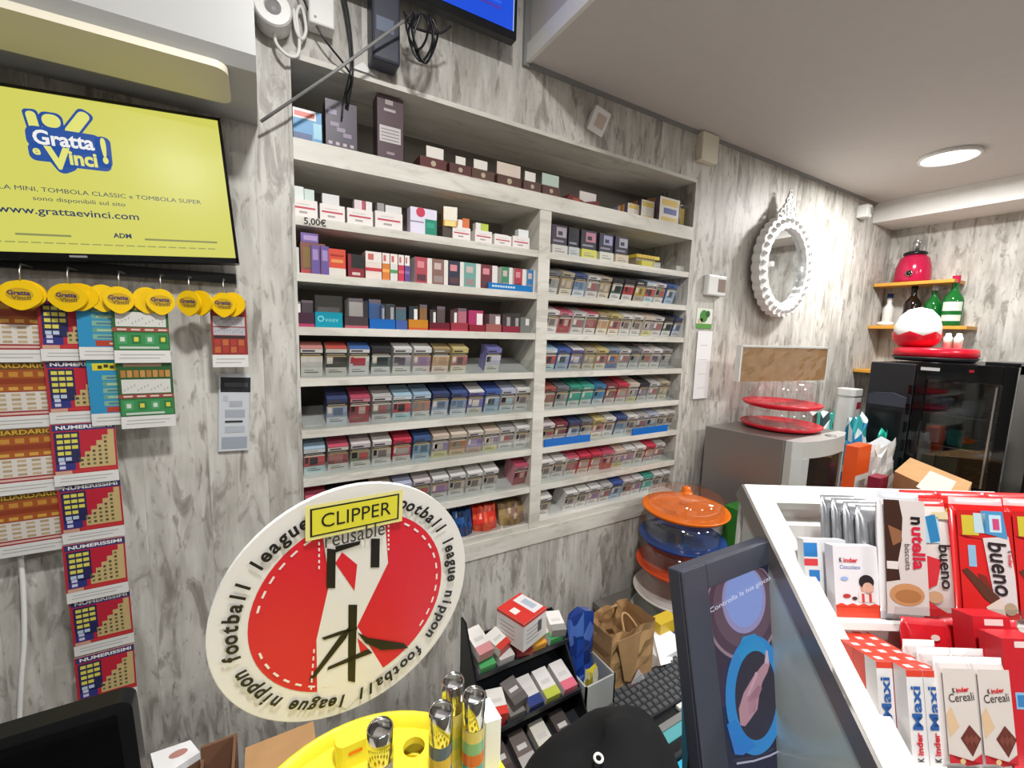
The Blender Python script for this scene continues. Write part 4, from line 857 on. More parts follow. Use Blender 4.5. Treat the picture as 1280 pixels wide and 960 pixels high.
# tall white canister, bags, cardboard box on the sideboard
def on_side(px, py, y): return at_y(px, py, y)
a = at_y(1065, 487, -.11); t = thing('canister', 'tall white canister with a red label against the back wall', 'canister', (a.x, -.10, ZS))
m = MB('white_plastic'); m.M = flat(a.x, -.10, 0); m.prism(rr(.105, .085, .02), ZS, a.z - .03); obj('body', m, t, bevel=.004); m = MB('white_plastic', M=flat(a.x, -.10, 0)); m.prism(rr(.11, .09, .022), a.z - .03, a.z + .004); obj('lid', m, t, bevel=.006)
m = MB('printed_card', 'b02838', M=on_wall(a.x - .01, -.1428, a.z - .10)); m.rect(0, 0, .045, .036, .0003); m.rect(.045, -.005, .06, .03, .0005, '8a8a86'); obj('label', m, t)
def crumple(name, lbl, cat, cx, cy, z0, w_, d_, h_, cols, seed, mt='printed_gloss', nn=9, waist=.75, group=None):
    rnd = random.Random(seed); m = MB(mt); vs = []; fs = []; K = 16
    for j in range(nn):
        t_ = j / (nn - 1); s_ = 1 - (1 - waist) * t_ ** 2
        for k in range(K):
            a = 2 * math.pi * k / K; q = 1 + rnd.uniform(-.12, .12); ca, sa = math.cos(a), math.sin(a)
            e = .6; vs.append((cx + math.copysign(abs(ca) ** e, ca) * w_ / 2 * s_ * q, cy + math.copysign(abs(sa) ** e, sa) * d_ / 2 * s_ * q * (1 - .5 * t_), z0 + h_ * t_ + (rnd.uniform(-.1, .08) * h_ * t_)))
    for j in range(nn - 1):
        for k in range(K): fs.append((j * K + k, j * K + (k + 1) % K, (j + 1) * K + (k + 1) % K, (j + 1) * K + k))
    fs += [tuple(range(K - 1, -1, -1)), tuple((nn - 1) * K + k for k in range(K))]
    m.add(vs, fs)
    for i in range(len(m.c)): m.c[i] = lin(cols[(i // (K // 4) + i // K * 2) % len(cols)] if rnd.random() < .8 else rnd.choice(cols))
    return single(name, m, lbl, cat, group)
crumple('snack_bag', 'sea-green plastic bag bunched beside the silver microwave front', 'bag', 2.335, -.145, ZS, .17, .12, 1.275 - ZS, ['3fb0a0', '58c0b4', '2f9a94', 'd0e0de', '3a4a4a'], 3, waist=1.0)
crumple('snack_bag', 'blue striped plastic bag between the microwave and the orange box', 'bag', 2.41, -.262, ZS, .15, .09, 1.265 - ZS, ['3c9cc8', '6ab8d8', '2f7fb0', 'd4e4ea', '40a8b0'], 5, waist=.95)
m = MB('printed_card', 'e8561c'); m.box(2.07, 2.19, -.405, -.36, ZS, 1.195); m.M = on_wall(2.07, -.405, ZS); m.rect(0, 0, .12, .155, E4, 'd9d8d2'); single('orange_box', m, 'small orange and white carton beside the microwave', 'box')
crumple('paper_bag', 'crumpled white plastic bag with grey stripes in front of the black appliance', 'bag', 2.35, -.382, ZS, .22, .095, 1.185 - ZS, ['dcdcd8', 'e6e6e4', 'c9cac8', 'bcbfc0', 'e8e8e6'], 9, waist=.95)
crumple('snack_bag', 'small teal bag top showing behind the white striped bag', 'bag', 2.495, -.335, ZS, .06, .05, 1.20 - ZS, ['20a890', '2fb49c', '189480'], 11, waist=.95)
single('maroon_box', MB('printed_card', '8a2038').box(2.09, 2.17, -.48, -.44, ZS, 1.085), 'low maroon box at the foot of the white striped bag', 'box')
pa, pb, pc_ = at_z(1117, 590, 1.11), at_z(1138, 572, 1.11), at_z(1215, 603, 1.11)
t = thing('cardboard_box', 'closed cardboard box with a white label in front of the display fridge', 'box', ((pb.x + pc_.x) / 2, (pb.y + pc_.y) / 2, ZS)); d_ = (pc_ - pb); e_ = (pa - pb)
q = [(pb.x, pb.y), (pc_.x, pc_.y), (pc_.x + e_.x * .95, pc_.y + e_.y * .95), (pb.x + e_.x * .95, pb.y + e_.y * .95)]
obj('box', MB('cardboard').prism(q, ZS, 1.11), t)
m = MB('printed_card', 'd4ccc2'); o_ = pb + d_ * .42 + e_ * .25; m.add([(o_.x, o_.y, 1.1106), (o_.x + d_.x * .4, o_.y + d_.y * .4, 1.1106), (o_.x + d_.x * .4 + e_.x * .9, o_.y + d_.y * .4 + e_.y * .9, 1.1106), (o_.x + e_.x * .9, o_.y + e_.y * .9, 1.1106)], [(0, 1, 2, 3)]); obj('label', m, t)

# black appliance and display fridge by the right wall
FX = 2.55
t = thing('drinks_dispenser', 'matt black appliance with a recessed front panel left of the display fridge', 'appliance', (2.77, -.325, ZS))
y0, y1 = -.404, -.236
m = MB('dark_plastic'); m.box(FX, 3.2, y0, y1, ZS, 1.526); obj('body', m, t, bevel=.004)
M_ = frame((FX - .0005, y1, ZS), (0, -1, 0), (0, 0, 1)); wv = y1 - y0
m = MB('slate_plastic', M=M_); m.prism([(.012, .405), (wv - .016, .405), (wv - .016, .45), (wv * .6, .468), (.03, .462), (.012, .45)], 0, .014); obj('drawer_lip', m, t)
m = MB('black_plastic', M=M_); m.box(.02, wv - .03, .20, .385, -.004, .004); m.box(.03, wv - .045, .30, .372, .004, .007); obj('recess', m, t)
for k in range(5): m = MB('black_gloss', M=M_); m.box(wv - .014, wv - .002, .12 + .085 * k, .17 + .085 * k, 0, .006); obj('vent', m, t)
t = thing('display_fridge', 'black glass-door display fridge standing at the right wall', 'fridge', (2.77, -.56, ZS))
y0, y1, z1 = -.708, -.408, 1.538
m = MB('black_plastic'); m.box(FX + .03, 3.12, y1 - .02, y1, ZS, z1); m.box(FX + .03, 3.12, y0, y0 + .02, ZS, z1); m.box(FX + .03, 3.12, y0, y1, z1 - .03, z1); m.box(FX + .03, 3.12, y0, y1, ZS, ZS + .05); m.box(3.09, 3.12, y0, y1, ZS, z1); obj('cabinet', m, t)
M_ = frame((FX, y1, ZS), (0, -1, 0), (0, 0, 1)); wv = y1 - y0; hv = z1 - ZS
d = MB('black_gloss', M=M_); d.box(0, .035, 0, hv, -.03, .0); d.box(wv - .035, wv, 0, hv, -.03, .0); d.box(.035, wv - .035, hv - .075, hv, -.03, 0); d.box(.035, wv - .035, 0, .10, -.03, 0); dd = obj('door', d, t, bevel=.002)
m = MB('fridge_glass', M=M_); m.box(.035, wv - .035, .10, hv - .075, -.018, -.012); obj('glass', m, dd)
m = MB('steel', M=M_); m.box(wv - .052, wv - .046, .11, hv - .085, -.010, .004); obj('handle', m, dd)
m = MB('printed_card', 'd4d4d6', M=M_); m.rect(.012, hv - .036, .075, hv - .022, .0006); m.rect(.165, hv - .032, .18, hv - .022, .0006, 'b02030'); obj('badge', m, dd)
for k, z in enumerate((1.03, 1.17, 1.31)):
    m = MB('steel'); m.tube([(FX + .04, y0 + .02, z), (FX + .04, y1 - .02, z)], .003); m.tube([(2.92, y0 + .02, z), (2.92, y1 - .02, z)], .003)
    for j in range(9): yy = y0 + .025 + .031 * j; m.tube([(FX + .04, yy, z), (2.92, yy, z)], .0016, 5)
    obj('rack', m, t)
for k, (yy, zz, w_, h_, cc, lb) in enumerate(((-.46, 1.035, .06, .10, 'b9b09c', 'pale carton on the lowest fridge shelf'), (-.53, 1.035, .07, .085, '8a8672', 'olive carton on the lowest fridge shelf'), (-.47, 1.175, .05, .085, 'cfd0cc', 'white carton on the middle fridge shelf'), (-.545, 1.175, .05, .07, '2a9a8c', 'teal carton on the middle fridge shelf'), (-.48, 1.315, .06, .07, '3a4a7a', 'blue carton on the top fridge shelf'), (-.58, 1.315, .06, .065, '8a8c96', 'grey carton on the top fridge shelf'))):
    single('drink_carton', MB('printed_card', cc).box(FX + .07, FX + .12, yy - w_ / 2, yy + w_ / 2, zz, zz + h_), lb, 'carton', 'cartons in the fridge', bevel=.004)
single('flat_case', MB('black_plastic').box(2.62, 2.85, -.70, -.60, 1.5385, 1.552), 'thin black case lying on the right end of the fridge top', 'case', bevel=.002)
# tray and red-and-white egg tub on the fridge
t = thing('display_tray', 'shiny red display tray with a dark base on top of the fridge', 'tray', (2.74, -.41, 1.5385))
TM = flat(2.74, -.405, 1.539); m = MB('dark_plastic', M=TM); m.lathe([(0, 0), (.135, 0), (.152, .018), (.148, .02), (0, .02)], 40); obj('base', m, t)
m = MB('red_plastic', M=TM); m.lathe([(0, .02), (.143, .02), (.150, .03), (.147, .056), (.138, .062), (0, .06)], 40); obj('tray', m, t)
t = thing('egg_tub', 'plain white egg-shaped tub in a red cup on the tray', 'tub', (2.70, -.345, 1.60))
EM = flat(2.70, -.345, 1.600); m = MB('white_plastic', M=EM); m.lathe([(.075, .035), (.085, .06), (.084, .10), (.070, .145), (.042, .178), (0, .190)], 36); obj('shell', m, t)
m = MB('red_plastic', M=EM); n = 36; vs = []; fs = []
for j, (r_, z_) in enumerate(((0.02, 0), (.06, .004), (.08, .024), (.0895, .05), (.090, .056))):
    for k in range(n): vs.append((r_ * math.cos(2 * math.pi * k / n), r_ * math.sin(2 * math.pi * k / n), z_ + (.010 * abs((k % 6) - 3) / 1.5 if j == 4 else 0)))
for j in range(4):
    for k in range(n): fs.append((j * n + k, j * n + (k + 1) % n, (j + 1) * n + (k + 1) % n, (j + 1) * n + k))
m.add(vs, fs, smooth=True); obj('cup', m, t)
for k, (dy, lb) in enumerate(((-.455, 'small green and white cup on the tray, left one'), (-.49, 'small green and white cup on the tray, right one'))):
    m = MB('printed_gloss', 'dfe6d8', M=flat(2.70, dy, 1.5995)); m.lathe([(0, 0), (.014, 0), (.016, .05), (.011, .058), (.009, .07), (0, .071)], 16); single('small_bottle', m, lb, 'bottle', 'small bottles on the red tray')
# wooden wall shelves with blender and bottles
for i, (z, y0, x0, lb) in enumerate(((1.958, -.342, 3.10, 'upper small wooden wall shelf carrying the red blender'), (1.716, -.415, 3.10, 'lower wooden wall shelf with bottles behind the red tray'), (1.462, -.09, 2.98, 'lowest wooden wall shelf, mostly behind the black appliance'))):
    single('wall_shelf', MB('wood_board').box(x0, X_R - .001, y0, -.002, z - .018, z), lb, 'shelf', 'wooden wall shelves', bevel=.002)
t = thing('blender', 'crimson blender base with a clear jar on the upper wooden shelf', 'blender', (3.185, -.145, 1.958))
BM = flat(3.185, -.145, 1.9585); m = MB('red_gloss', M=BM)
m.lathe([(0, 0), (.076, 0), (.080, .012), (.077, .08), (.064, .132), (.044, .152), (0, .153)], 36); obj('base', m, t)
m = MB('black_plastic', M=BM); m.lathe([(.044, .148), (.054, .156), (.050, .166), (.034, .172), (0, .172)], 24); obj('collar', m, t)
M_ = frame((3.104, -.155, 2.003), (0, -1, 0), (.03, 0, 1)); m = MB('chrome', M=M_); m.lathe([(.015, -.004), (.017, .004), (.012, .006)], 24); obj('dial_ring', m, t); m = MB('black_plastic', M=M_); m.lathe([(.012, .003), (.010, .010), (0, .011)], 20); obj('dial', m, t)
m = MB('clear_plastic', M=BM); m.lathe([(.028, .172), (.034, .21), (.036, .255), (.02, .272), (0, .273)], 24); obj('jar', m, t)
m = MB('steel', M=BM); m.lathe([(0, .172), (.013, .174), (.018, .225), (0, .238)], 10); obj('blade_block', m, t)
def bottle(lbl, x, y, z, r, h, mt, cap, lab=None, neck=.32):
    t = thing('bottle', lbl, 'bottle', (x, y, z), 'bottles on the lower wooden shelf'); M_ = flat(x, y, z)
    m = MB(mt, M=M_); m.lathe([(0, .0), (r * .95, .0), (r, .008), (r, h * .5), (r * .9, h * .57), (r * .4, h * .70), (neck * r, h * .76), (neck * r, h * .94), (neck * r * 1.15, h * .95), (neck * r * 1.1, h * .975), (0, h * .975)], 24); obj('glass', m, t)
    m = MB(cap, M=M_); m.lathe([(neck * r * 1.2, h * .86), (neck * r * 1.25, h), (0, h * 1.003)], 16); obj('cap', m, t)
    if lab:
        for k, (a, b, cc) in enumerate(lab):
            m = MB('printed_card', cc); vs = []; fs = []
            for i in range(11):
                an = math.pi + math.radians(-58 + 116 * i / 10) + .25
                for zz in (a * h, b * h): vs.append((x + (r + .0006) * math.cos(an), y + (r + .0006) * math.sin(an), z + zz))
            fs = [(2 * i, 2 * i + 1, 2 * i + 3, 2 * i + 2) for i in range(10)]; m.add(vs, fs, smooth=True); obj('label', m, t)
bottle('dark brown bottle on the lower wooden shelf, left of the green ones', 3.18, -.165, 1.716, .038, .235, 'brown_glass', 'black_plastic')
bottle('clear green bottle on the lower shelf, between the dark and labelled ones', 3.19, -.250, 1.716, .038, .225, 'green_glass', 'silver_plastic')
bottle('tall green bottle with white labels at the shelf right end', 3.165, -.333, 1.716, .042, .262, 'green_glass', 'red_gloss', [(.10, .22, 'd4dccc'), (.30, .48, 'cfd8cc')])
bottle('small clear bottle with a purple stopper at the shelf left end', 3.215, -.048, 1.716, .026, .19, 'offwhite_plastic', 'blue_plastic', None, .45)
m = MB('offwhite_plastic', M=flat(3.145, -.065, 1.7163)); m.lathe([(0, 0), (.036, 0), (.043, .012), (.036, .02), (.02, .026), (0, .027)], 24)
single('white_dish', m, 'low white dish in front of the small bottle on the lower shelf', 'dish')
a = at_x(1262, 590, 2.62); t = thing('coffee_grinder', 'black appliance at the right edge of the picture beyond the fridge', 'appliance', (2.66, -.82, ZS)); obj('body', MB('black_plastic').box(2.58, 2.82, -.95, -.76, ZS, 1.20), t, bevel=.01); m = MB('steel'); m.tube(curve([(2.57, -.80, 1.05), (2.55, -.80, 1.05), (2.545, -.80, 1.02), (2.56, -.80, 1.0)]), .005); obj('handle', m, t)

# ------------------------------------------------------------------ desk: cartons, rack of packs, paper bag, terminal
t = thing('left_monitor', 'black monitor seen from behind at the lower left corner', 'monitor', (-.36, -.5, ZD))
LM = frame((-.355, -.505, 1.025), (1, 0, 0), (0, -.13, 1))
obj('housing', MB('black_plastic', M=LM).prism(rr(.405, .285, .014), -.022, .0), t, bevel=.004)
m = MB('black_gloss', M=LM); m.prism(rr(.375, .255, .006), 0, .0015); obj('back_panel', m, t)
obj('stand', MB('black_plastic').box(-.39, -.32, -.49, -.47, ZD + .012, .95).box(-.46, -.25, -.56, -.41, ZD, ZD + .012), t)
# small cartons at the left
t = thing('snack_box', 'white-lidded brown carton lying beside the black monitor corner', 'box', (-.14, -.40, ZD))
pz = .955; pa, pb, pc_, pd = at_z(188, 942, pz), at_z(238, 925, pz), at_z(250, 940, pz), at_z(196, 975, pz)
m = MB('dark_cardboard'); m.prism([(p.x, p.y) for p in (pa, pb, pc_, pd)], ZD, pz - .012); obj('box', m, t)
m = MB('white_paper'); m.prism([(p.x, p.y) for p in (pa, pb, pc_, pd)], pz - .012, pz); obj('lid', m, t)
m = MB('printed_card', 'b8847a'); cc = (pa + pb + pc_ + pd) / 4; m.M = flat(cc.x, cc.y, pz); m.disc(.004, .002, .012, .0004, n=12, ry=.007); obj('stain', m, t)
t = thing('open_carton', 'open brown carton with its flaps up beside the tan flap', 'box', (-.07, -.44, ZD))
pa, pb = at_y(250, 932, -.43), at_y(296, 920, -.43); zt = pb.z
m = MB('dark_cardboard'); m.box(pa.x, pb.x, -.428, -.424, ZD, zt); m.box(pb.x - .004, pb.x, -.50, -.428, ZD, zt + .004); m.box(pa.x, pa.x + .004, -.50, -.428, ZD, zt - .02); m.box(pa.x, pb.x, -.504, -.50, ZD, .90); m.box(pa.x, pb.x, -.5, -.428, ZD, ZD + .004); obj('box', m, t)
rnd = random.Random(2); m = MB('cardboard'); m.M = Matrix.Translation(((pa.x + pb.x) / 2, -.465, .86)); m.lathe([(.03, 0), (.034, .03), (.026, .06), (.012, .072), (0, .074)], 9, smooth=False); obj('crumpled_paper', m, t)
pa, pb = at_y(306, 921, -.47), at_y(392, 914, -.47)
single('cardboard_flap_box', MB('cardboard').box(pa.x, pb.x, -.55, -.47, ZD, (pa.z + pb.z) / 2), 'plain tan cardboard box behind the yellow lighter tray', 'box')
# rack
t = thing('pack_rack', 'black tiered counter rack filled with small packs against the desk back', 'rack', (.445, -.46, ZD))
RX0, RX1 = .335, .56
m = MB('black_plastic', M=Matrix(((0, 0, 1, 0), (1, 0, 0, 0), (0, 1, 0, 0), (0, 0, 0, 1))))
m.prism([(-.405, ZD), (-.405, 1.035), (-.425, 1.035), (-.565, .80), (-.565, ZD)], RX0 - .004, RX0); obj('side_panel', m, t)
m = MB('black_plastic', M=Matrix(((0, 0, 1, 0), (1, 0, 0, 0), (0, 1, 0, 0), (0, 0, 0, 1))))
m.prism([(-.405, ZD), (-.405, .98), (-.425, .98), (-.565, .80), (-.565, ZD)], RX1, RX1 + .004); obj('side_panel', m, t)
obj('back_panel', MB('black_plastic').box(RX0, RX1, -.409, -.405, ZD, .985), t)
TI = [(-.47, .945), (-.52, .865), (-.56, .79)]
for y, z in TI:
    m = MB('dark_plastic', M=frame((RX0, y, z), (1, 0, 0), (0, .9, .22))); m.box(0, RX1 - RX0, 0, .07 + (z < .9) * .03, -.004, 0); m.box(0, RX1 - RX0, -.003, 0, -.004, .008); obj('tier', m, t)
def small_pack(x, tier, col, end, lbl, ln=.062, wd=.034, hh=.020, yaw=0.0, lift=0.0):
    y, z = TI[tier]; M_ = frame((x, y + .002, z + lift), (1, 0, 0), (0, .9, .22)) @ Matrix.Rotation(yaw, 4, 'Z')
    m = MB('printed_card', col, M=M_); m.box(0, wd, 0, ln, .001, hh); m.rect(-1e-4, -1e-4, wd + 1e-4, ln * .3, hh + 2e-4, end); m.rect(wd * .2, ln * .45, wd * .8, ln * .6, hh + 2e-4, 'c9c6c2')
    m.add([(0, -2e-4, .001), (wd, -2e-4, .001), (wd, -2e-4, hh), (0, -2e-4, hh)], [(0, 1, 2, 3)], col=end)
    single('small_pack', m, lbl, 'pack', 'small packs in the black rack')
small_pack(.342, 0, 'e2dcd8', 'c98a8c', 'white pack with a pink end at the back left of the rack', lift=.03, yaw=.1)
small_pack(.345, 0, 'd9d5d0', '4a9c5c', 'white pack with a green end at the left of the upper tier')
small_pack(.388, 0, 'dcd8d4', 'c8c4c0', 'plain white pack, second from left on the upper tier', hh=.022)
small_pack(.430, 0, 'b87068', 'a83a3c', 'red pack in the middle of the upper tier', hh=.018, yaw=-.15)
small_pack(.468, 0, 'e4e0da', 'e0a038', 'white pack with an orange end on the upper tier')
small_pack(.512, 0, 'dedad6', '3f9a58', 'white pack with a bright green end, rightmost of the upper tier')
small_pack(.470, 0, 'c4b86a', 'b8a84c', 'olive yellow pack lying on top of the upper tier', lift=.021, yaw=.2, ln=.03)
small_pack(.515, 0, 'dcd8d4', '8a8884', 'white pack with a grey end on top of the green-ended one', lift=.021, yaw=-.25, ln=.05)
small_pack(.342, 1, 'c8342c', 'c02a2a', 'red pack at the left of the middle tier', ln=.05)
small_pack(.386, 1, '8f8a86', '7a7672', 'grey pack on the middle tier', ln=.05)
small_pack(.430, 1, 'd0ccc8', '2f3f7a', 'white pack with a navy end on the middle tier')
small_pack(.472, 1, 'dcd8d4', 'b8c04a', 'white pack with a lime end on the middle tier')
small_pack(.516, 1, 'd8d2d0', 'd86a7c', 'white pack with a pink end, rightmost of the middle tier')
small_pack(.388, 0, 'e0dcd6', 'c83a30', 'white pack with a red end lying across the upper tier', lift=.023, yaw=.35, ln=.045)
small_pack(.345, 1, 'dcd8d2', 'd03a30', 'white pack with a red end on top of the red one, middle tier', lift=.021, yaw=-.2, ln=.05)
small_pack(.395, 1, '6a6462', '5a5654', 'dark grey pack lying on the grey one, middle tier', lift=.021, yaw=.15, ln=.05)
small_pack(.490, 2, '4e4644', '6a5f5c', 'brown pack, rightmost of the lowest tier')
small_pack(.345, 2, '5a4c48', '4a3c3a', 'dark brown pack on the lowest tier')
small_pack(.392, 2, '6e625e', 'b4aeaa', 'grey-brown pack on the lowest tier')
small_pack(.440, 2, 'd8d4c8', 'c8b83c', 'white pack with a yellow end on the lowest tier')
cb = at_y(655, 785, -.455); M_ = Matrix.Translation((.452, -.447, .983)) @ Matrix.Rotation(math.radians(18), 4, 'Z'); hs = .037
m = MB('printed_card', 'dedad8', M=M_); m.box(-hs, hs, -hs, hs, 0, .060); m.rect(-hs, -hs, hs, hs, .0604, 'd0342c'); m.rect(-hs * .1, -hs * .9, hs * .9, hs * .9, .0608, 'd0342c'); m.rect(.004, -hs * .8, hs * .95, hs * .8, .0612, 'dcd8d8'); m.rect(.012, -hs * .5, .028, hs * .4, .0616, 'aab4c4'); m.rect(-hs * .75, -.006, -hs * .3, .012, .0612, 'e8dcd8')
for M2, k in ((frame((-hs - 3e-4, hs, 0), (0, -1, 0), (0, 0, 1)), 0), (frame((-hs, -hs - 3e-4, 0), (1, 0, 0), (0, 0, 1)), 1)):
    m.M = M_ @ M2; m.rect(0, .054, 2 * hs, .060, 0, 'c83830')
    for j in range(4): m.rect(.01, .012 + .009 * j, .05, .015 + .009 * j, 0, 'b4b0ae')
    if k: m.rect(.045, .02, .058, .045, 1e-4, '5a5654')
single('red_white_carton', m, 'white carton with a red top standing cornerwise on the black rack', 'carton')
m = MB('white_plastic'); m.tube(curve([(.535, -.575, .775), (.552, -.572, .80), (.566, -.57, .845)]), .004); single('white_cable', m, 'white curved cable end at the right foot of the black rack', 'cable')
# bin and bags
t = thing('grey_bin', 'grey open bin between the pack rack and the paper bag', 'bin', (.625, -.47, ZD)); m = MB('silver_plastic')
m.box(.568, .572, -.53, -.41, ZD, .872); m.box(.648, .652, -.53, -.41, ZD, .872); m.box(.568, .652, -.53, -.526, ZD, .872); m.box(.568, .652, -.414, -.41, ZD, .872); m.box(.568, .652, -.53, -.41, ZD, ZD + .004); obj('bin', m, t)
crumple('snack_bag', 'shiny dark blue snack bag standing in the grey bin', 'bag', .608, -.452, ZD + .005, .072, .058, .215, ['1c3a8c', '2448a0', '142c6c', '1c3478', '4a6ab4'], 21, waist=.95)
crumple('snack_bag', 'small yellow and white packet at the front of the grey bin', 'packet', .600, -.508, ZD + .005, .040, .026, .125, ['c8b83c', 'd8d0b4', '9a8c2c', 'e0dcc8'], 23)
t = thing('paper_bag', 'brown paper carrier bag with twisted handles and a stapled receipt', 'bag', (.745, -.455, ZD))
rnd = random.Random(12); bx0, bx1, by0, by1, bz1 = .660, .800, -.505, -.412, .938
def wall_(p0, p1, z0, z1, nx, nz, amp):
    vs = []; fs = []
    for j in range(nz + 1):
        for i in range(nx + 1):
            p = V(p0).lerp(V(p1), i / nx); e = 0 if i in (0, nx) else amp
            fold = .004 * abs((i / nx) - .5) if amp else 0
            vs.append((p.x + rnd.uniform(-e, e) * .4, p.y + rnd.uniform(-e, e) - (0), z0 + (z1 - z0) * j / nz + (rnd.uniform(-.004, .004) if j == nz else 0)))
    for j in range(nz):
        for i in range(nx): a = j * (nx + 1) + i; fs.append((a, a + 1, a + nx + 2, a + nx + 1))
    return vs, fs
m = MB('kraft_paper')
for p0, p1, nx in (((bx0, by0, 0), (bx1, by0, 0), 8), ((bx1, by0, 0), (bx1, by1, 0), 4), ((bx1, by1, 0), (bx0, by1, 0), 8), ((bx0, by1, 0), (bx0, by0, 0), 4)): m.add(*wall_(p0, p1, ZD, bz1, nx, 8, .006))
m.box(bx0, bx1, by0, by1, ZD, ZD + .002); obj('bag', m, t)
for y, lean_ in ((by0 + .004, .03), (by1 - .004, -.02)):
    m = MB('kraft_paper'); m.tube(curve([(.708, y, .905), (.710, y + lean_ * .3, .928), (.722, y + lean_, .950), (.738, y + lean_, .950), (.750, y + lean_ * .3, .928), (.752, y, .905)]), .0028); obj('handle', m, t)
m = MB('kraft_paper', M=on_wall(.700, by0 - .007, .83)); m.prism([(-.03, .1), (.045, .1), (.035, .0), (.02, -.02), (0, -.01)], 0, .001); obj('folded_flap', m, t)
m = MB('printed_card', 'd4d2d4', M=on_wall(.745, by0 - .010, .80) @ Matrix.Rotation(.25, 4, 'Z')); m.prism([(-.02, -.035), (.018, -.035), (.02, .0), (.006, .035), (-.022, .01)], 0, .0008)
for j in range(6): m.rect(-.014, -.028 + .008 * j, .012, -.025 + .008 * j, .0012, '9a9a9e')
m.rect(-.022, .002, -.014, .010, .0012, 'c84a3c'); obj('receipt', m, t)
# folded papers behind the terminal
m = MB('white_paper'); a, b, c_, d_ = at_y(812, 835, -.46), at_y(816, 790, -.44), at_y(862, 822, -.50), at_y(826, 832, -.52)
m.add([a, c_, b, d_], [(0, 1, 2), (0, 3, 1), (0, 2, 3), (1, 3, 2)]); 
t = thing('folded_paper', 'folded white paper leaning behind the keyboard terminal', 'paper', (.85, -.48, ZD + .052)); obj('sheet', m, t)
obj('sheet', MB('white_paper').box(.835, .945, -.50, -.42, ZD, ZD + .052), t)
a = at_y(845, 818, -.44); m = MB('printed_card', 'd0b030'); m.box(.905, .975, -.44, -.404, ZD, .842); m.M = on_wall(.905, -.44, ZD); m.rect(0, 0, .07, .045, E4, '4a6aa0'); single('yellow_packet', m, 'yellow and blue packet between the papers and the white dome', 'packet')
# keyboard terminal
t = thing('keyboard_terminal', 'black keyboard terminal with turquoise display strips, partly behind the small screen', 'terminal', (.66, -.6, ZD))
KX0, KX1 = .59, .90; KZ = .800
m = MB('black_plastic'); m.box(KX0, KX1, -.755, -.495, ZD, KZ - .006); obj('base', m, t, bevel=.004)
m = MB('dark_plastic'); m.box(KX0 + .005, KX1 - .005, -.598, -.500, KZ - .006, KZ); kb = obj('keyboard', m, t)
for j in range(6):
    for i in range(16):
        m = MB('key_plastic'); x = KX0 + .010 + .0182 * i + .003 * (j % 2); y = -.594 + .0154 * j
        m.add([(x, y, KZ), (x + .0142, y, KZ), (x + .0142, y + .0118, KZ), (x, y + .0118, KZ), (x + .0015, y + .0015, KZ + .003), (x + .0127, y + .0015, KZ + .003), (x + .0127, y + .0103, KZ + .003), (x + .0015, y + .0103, KZ + .003)], [(4, 5, 6, 7), (0, 1, 5, 4), (1, 2, 6, 5), (2, 3, 7, 6), (3, 0, 4, 7)]); obj('key', m, kb)
a, b = at_z(831, 869, KZ), at_z(857, 853, KZ); obj('label_strip', MB('white_plastic').box(a.x, b.x, -.612, -.602, KZ - .006, KZ + .001), t)
obj('card_slot', MB('grey_plastic').box(.61, .69, -.616, -.602, KZ - .006, KZ), t)
obj('trim_bar', MB('grey_plastic').box(KX0 + .01, KX1 - .01, -.632, -.618, KZ - .006, KZ + .001), t)
m = MB('lit_screen', '62b8bc'); m.box(.625, KX1 - .015, -.652, -.634, KZ - .006, KZ + .0005); obj('display_strip', m, t)
obj('mid_bar', MB('slate_plastic').box(KX0 + .02, KX1 - .01, -.684, -.676, KZ - .006, KZ + .001), t)
m = MB('lit_screen', '3cc6ec'); m.box(.655, KX1 - .02, -.745, -.690, KZ - .006, KZ + .0005); obj('display', m, t)
a, b = at_y(857, 880, -.775), at_y(880, 960, -.775)
m = MB('teal_plastic', M=frame((.588, -.775, ZD), (1, 0, 0), (.06, .1, 1))); m.box(0, .085, 0, a.z - ZD, -.008, 0); single('teal_panel', m, 'narrow turquoise panel edge standing behind the small portrait screen', 'panel')

# ------------------------------------------------------------------ counter: cap, lighter stand, portrait screen, sweets
t = thing('baseball_hat', 'black cloth cap with a white-ringed eyelet lying on the counter edge', 'cap', (.33, -.87, ZC))
cc = V((.312, -.842, ZC)); m = MB('black_cloth'); n = 40; vs = []; fs = []; rows = 12
for j in range(rows + 1):
    ph = math.pi / 2 * j / rows
    for k in range(n):
        a = 2 * math.pi * k / n; dent = 1 + .05 * math.sin(3 * a + 1) * math.cos(ph) + .03 * math.sin(7 * a)
        vs.append((cc.x + .122 * math.cos(ph) ** .8 * math.cos(a) * dent, cc.y + .094 * math.cos(ph) ** .8 * math.sin(a) * dent, ZC + .001 + .180 * math.sin(ph) * (1 + .10 * math.cos(a + .6))))
for j in range(rows):
    for k in range(n): fs.append((j * n + k, j * n + (k + 1) % n, (j + 1) * n + (k + 1) % n, (j + 1) * n + k))
m.add(vs, fs, smooth=True); m.add([vs[k] for k in range(n)], [tuple(range(n - 1, -1, -1))]); obj('crown', m, t)
m = MB('black_cloth'); vs = []; fs = []
for j in range(5):
    for k in range(13):
        a = math.radians(150 + 120 * k / 12); r_ = .100 + .075 * j / 4 * math.sin(math.pi * (k + .8) / 13.6); vs.append((cc.x + r_ * math.cos(a) * 1.1, cc.y + r_ * math.sin(a), ZC + .012 + .035 * (1 - ((k - 6) / 6) ** 2) - .02 * j / 4))
q = len(vs); vs += [(x, y, z - .004) for x, y, z in vs]
for j in range(4):
    for k in range(12): a = j * 13 + k; fs += [(a, a + 1, a + 14, a + 13), (q + a + 1, q + a, q + a + 13, q + a + 14)]
for k in range(12): a = 52 + k; fs.append((a, a + 1, q + a + 1, q + a))
m.add(vs, fs, smooth=True); obj('brim', m, t)
